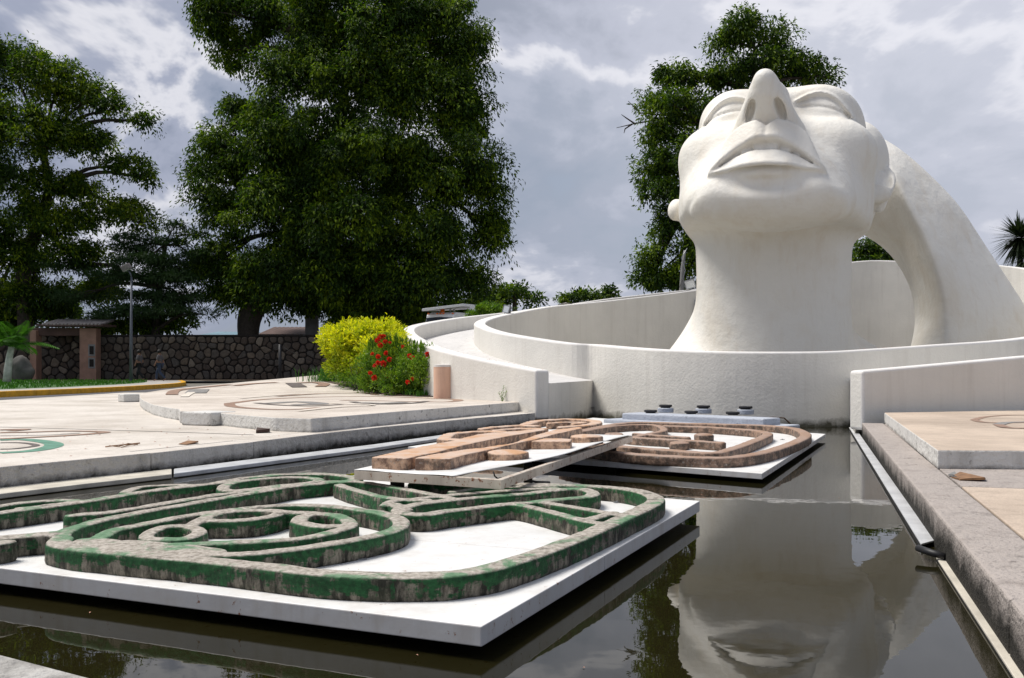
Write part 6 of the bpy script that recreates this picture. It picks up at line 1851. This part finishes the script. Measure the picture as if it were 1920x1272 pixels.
simple('skin_brown', (0.20, 0.11, 0.07), 0.6); simple('cloth_grey', (0.09, 0.085, 0.09), 0.9); simple('cloth_dark', (0.015, 0.015, 0.018), 0.9); simple('hair_black', (0.01, 0.009, 0.008), 0.7)
person('person in a grey top and black trousers walking left, nearer the street lamp', 262, 52.0, 1.70, M['cloth_grey'], M['cloth_dark'], M['skin_brown'], M['hair_black'], 0.8)
person('person in a pale top and blue jeans walking left behind the other one', 300, 52.0, 1.70, M['cloth_grey'], M['jeans'], M['skin_brown'], M['hair_black'], 1.0)


# litter on the paving
def flake(name, label, pts, z, mat, th=.012, cat='litter'):
    P_ = [at(x, y, z) for x, y in pts]; V, Fs = [], []
    n = len(P_); V = [(p.x, p.y, z + .004 + .012 * (i % 2)) for i, p in enumerate(P_)] + [(p.x, p.y, z + .004 + th + .02 * (i % 2)) for i, p in enumerate(P_)]
    Fs = [tuple(range(n - 1, -1, -1)), tuple(range(n, 2 * n))] + [(i, (i + 1) % n, n + (i + 1) % n, n + i) for i in range(n)]
    return tag(mesh_obj(name, V, Fs, mat), label, cat)
flake('brick_fragment', 'dark brick fragment on the plaza before the mosaic slab', [(480, 813), (482, 809.5), (503, 809), (506, 812)], KZ, M['brick_brown'], .035, 'brick')
flake('broken_tile', 'orange broken tile lying on the right kerb joint', [(1784, 897), (1800, 893), (1848, 900), (1846, 904), (1800, 902)], KZ, M['leaf_litter'], .012, 'tile')
flake('broken_tile', 'grey broken tile end lying on the right kerb joint', [(1778, 893), (1790, 892), (1797, 899), (1786, 898)], KZ, M['concrete_grey'], .012, 'tile')
flake('dead_leaf', 'flat reddish leaf scrap on the plaza near the left kerb', [(335, 834), (352, 831), (366, 830), (372, 832), (350, 835)], KZ, M['leaf_litter'], .006, 'leaf')
tw = [tube_data([at(198, 838, KZ + .01), at(215, 836, KZ + .03), at(235, 834, KZ + .02), at(262, 831, KZ + .012)], .007, 5), tube_data([at(205, 836, KZ + .02), at(222, 838, KZ + .015), at(240, 832, KZ + .03), at(258, 834, KZ + .01)], .006, 5), tube_data([at(228, 839, KZ + .01), at(240, 835, KZ + .02), at(262, 831.5, KZ + .02)], .005, 5)]
V, Fs = join_data(tw); tag(mesh_obj('dry_twigs', V, Fs, M['leaf_litter']), 'small bundle of dry twigs lying on the plaza', 'twigs')
# specks afloat on the pool
n = 90; P_ = []
while len(P_) < n:
    x, y = RG.uniform(-2.5, 5.5), RG.uniform(2.2, 17)
    if -3.2 + .47 * (y - 9) < x < KR(y) - .3 and y > nk(x) + .2: P_.append((x, y, .004))
P_ = np.array(P_); a_ = RG.rand(n) * 2 * pi; s_ = RG.uniform(.006, .018, n)
V, T = leaf_mesh(P_, unit(np.stack([np.cos(a_), np.sin(a_), np.zeros(n)], 1)), np.tile([0, 0, 1.0], (n, 1)), s_, s_ * .5)
V[:, 2] = np.maximum(V[:, 2], .002)
tag(mesh_np('floating_leaves', V, T, M['petal_dry'], None, smooth=False), 'tiny leaf bits floating on the pool', kind='stuff')
# fallen petals on the wall tops and plaza
V, T = [], []
pts = []
for i in range(90):
    src = outer if i % 2 else ring
    j = RG.randint(0, 40) if src is outer else RG.randint(0, 40); p = src[min(j, len(src) - 1)]
    pts.append((p.x + RG.uniform(-.12, .12), p.y + RG.uniform(-.12, .12), p.z + .010))
for i in range(60):
    px, py = RG.uniform(0, 560), RG.uniform(800, 860)
    p = at(px, py, KZ)
    if py < 876 - .102 * px - 3: pts.append((p.x, p.y, KZ + .006))
P_ = np.array(pts); n = len(P_); a_ = RG.rand(n) * 2 * pi
V, T = leaf_mesh(P_, unit(np.stack([np.cos(a_), np.sin(a_), np.full(n, .15)], 1)), np.tile([0, 0, 1.0], (n, 1)), np.full(n, .034), np.full(n, .022))
tag(mesh_np('fallen_petals', V, T, M['petal_dry'], None, smooth=False), 'small brown petals scattered on the wall tops and paving', kind='stuff')
print('tris', sum(len(o.data.loops) - 2 * len(o.data.polygons) for o in bpy.data.objects if o.type == 'MESH'))
print('script seconds', round(time.time() - T0, 1))
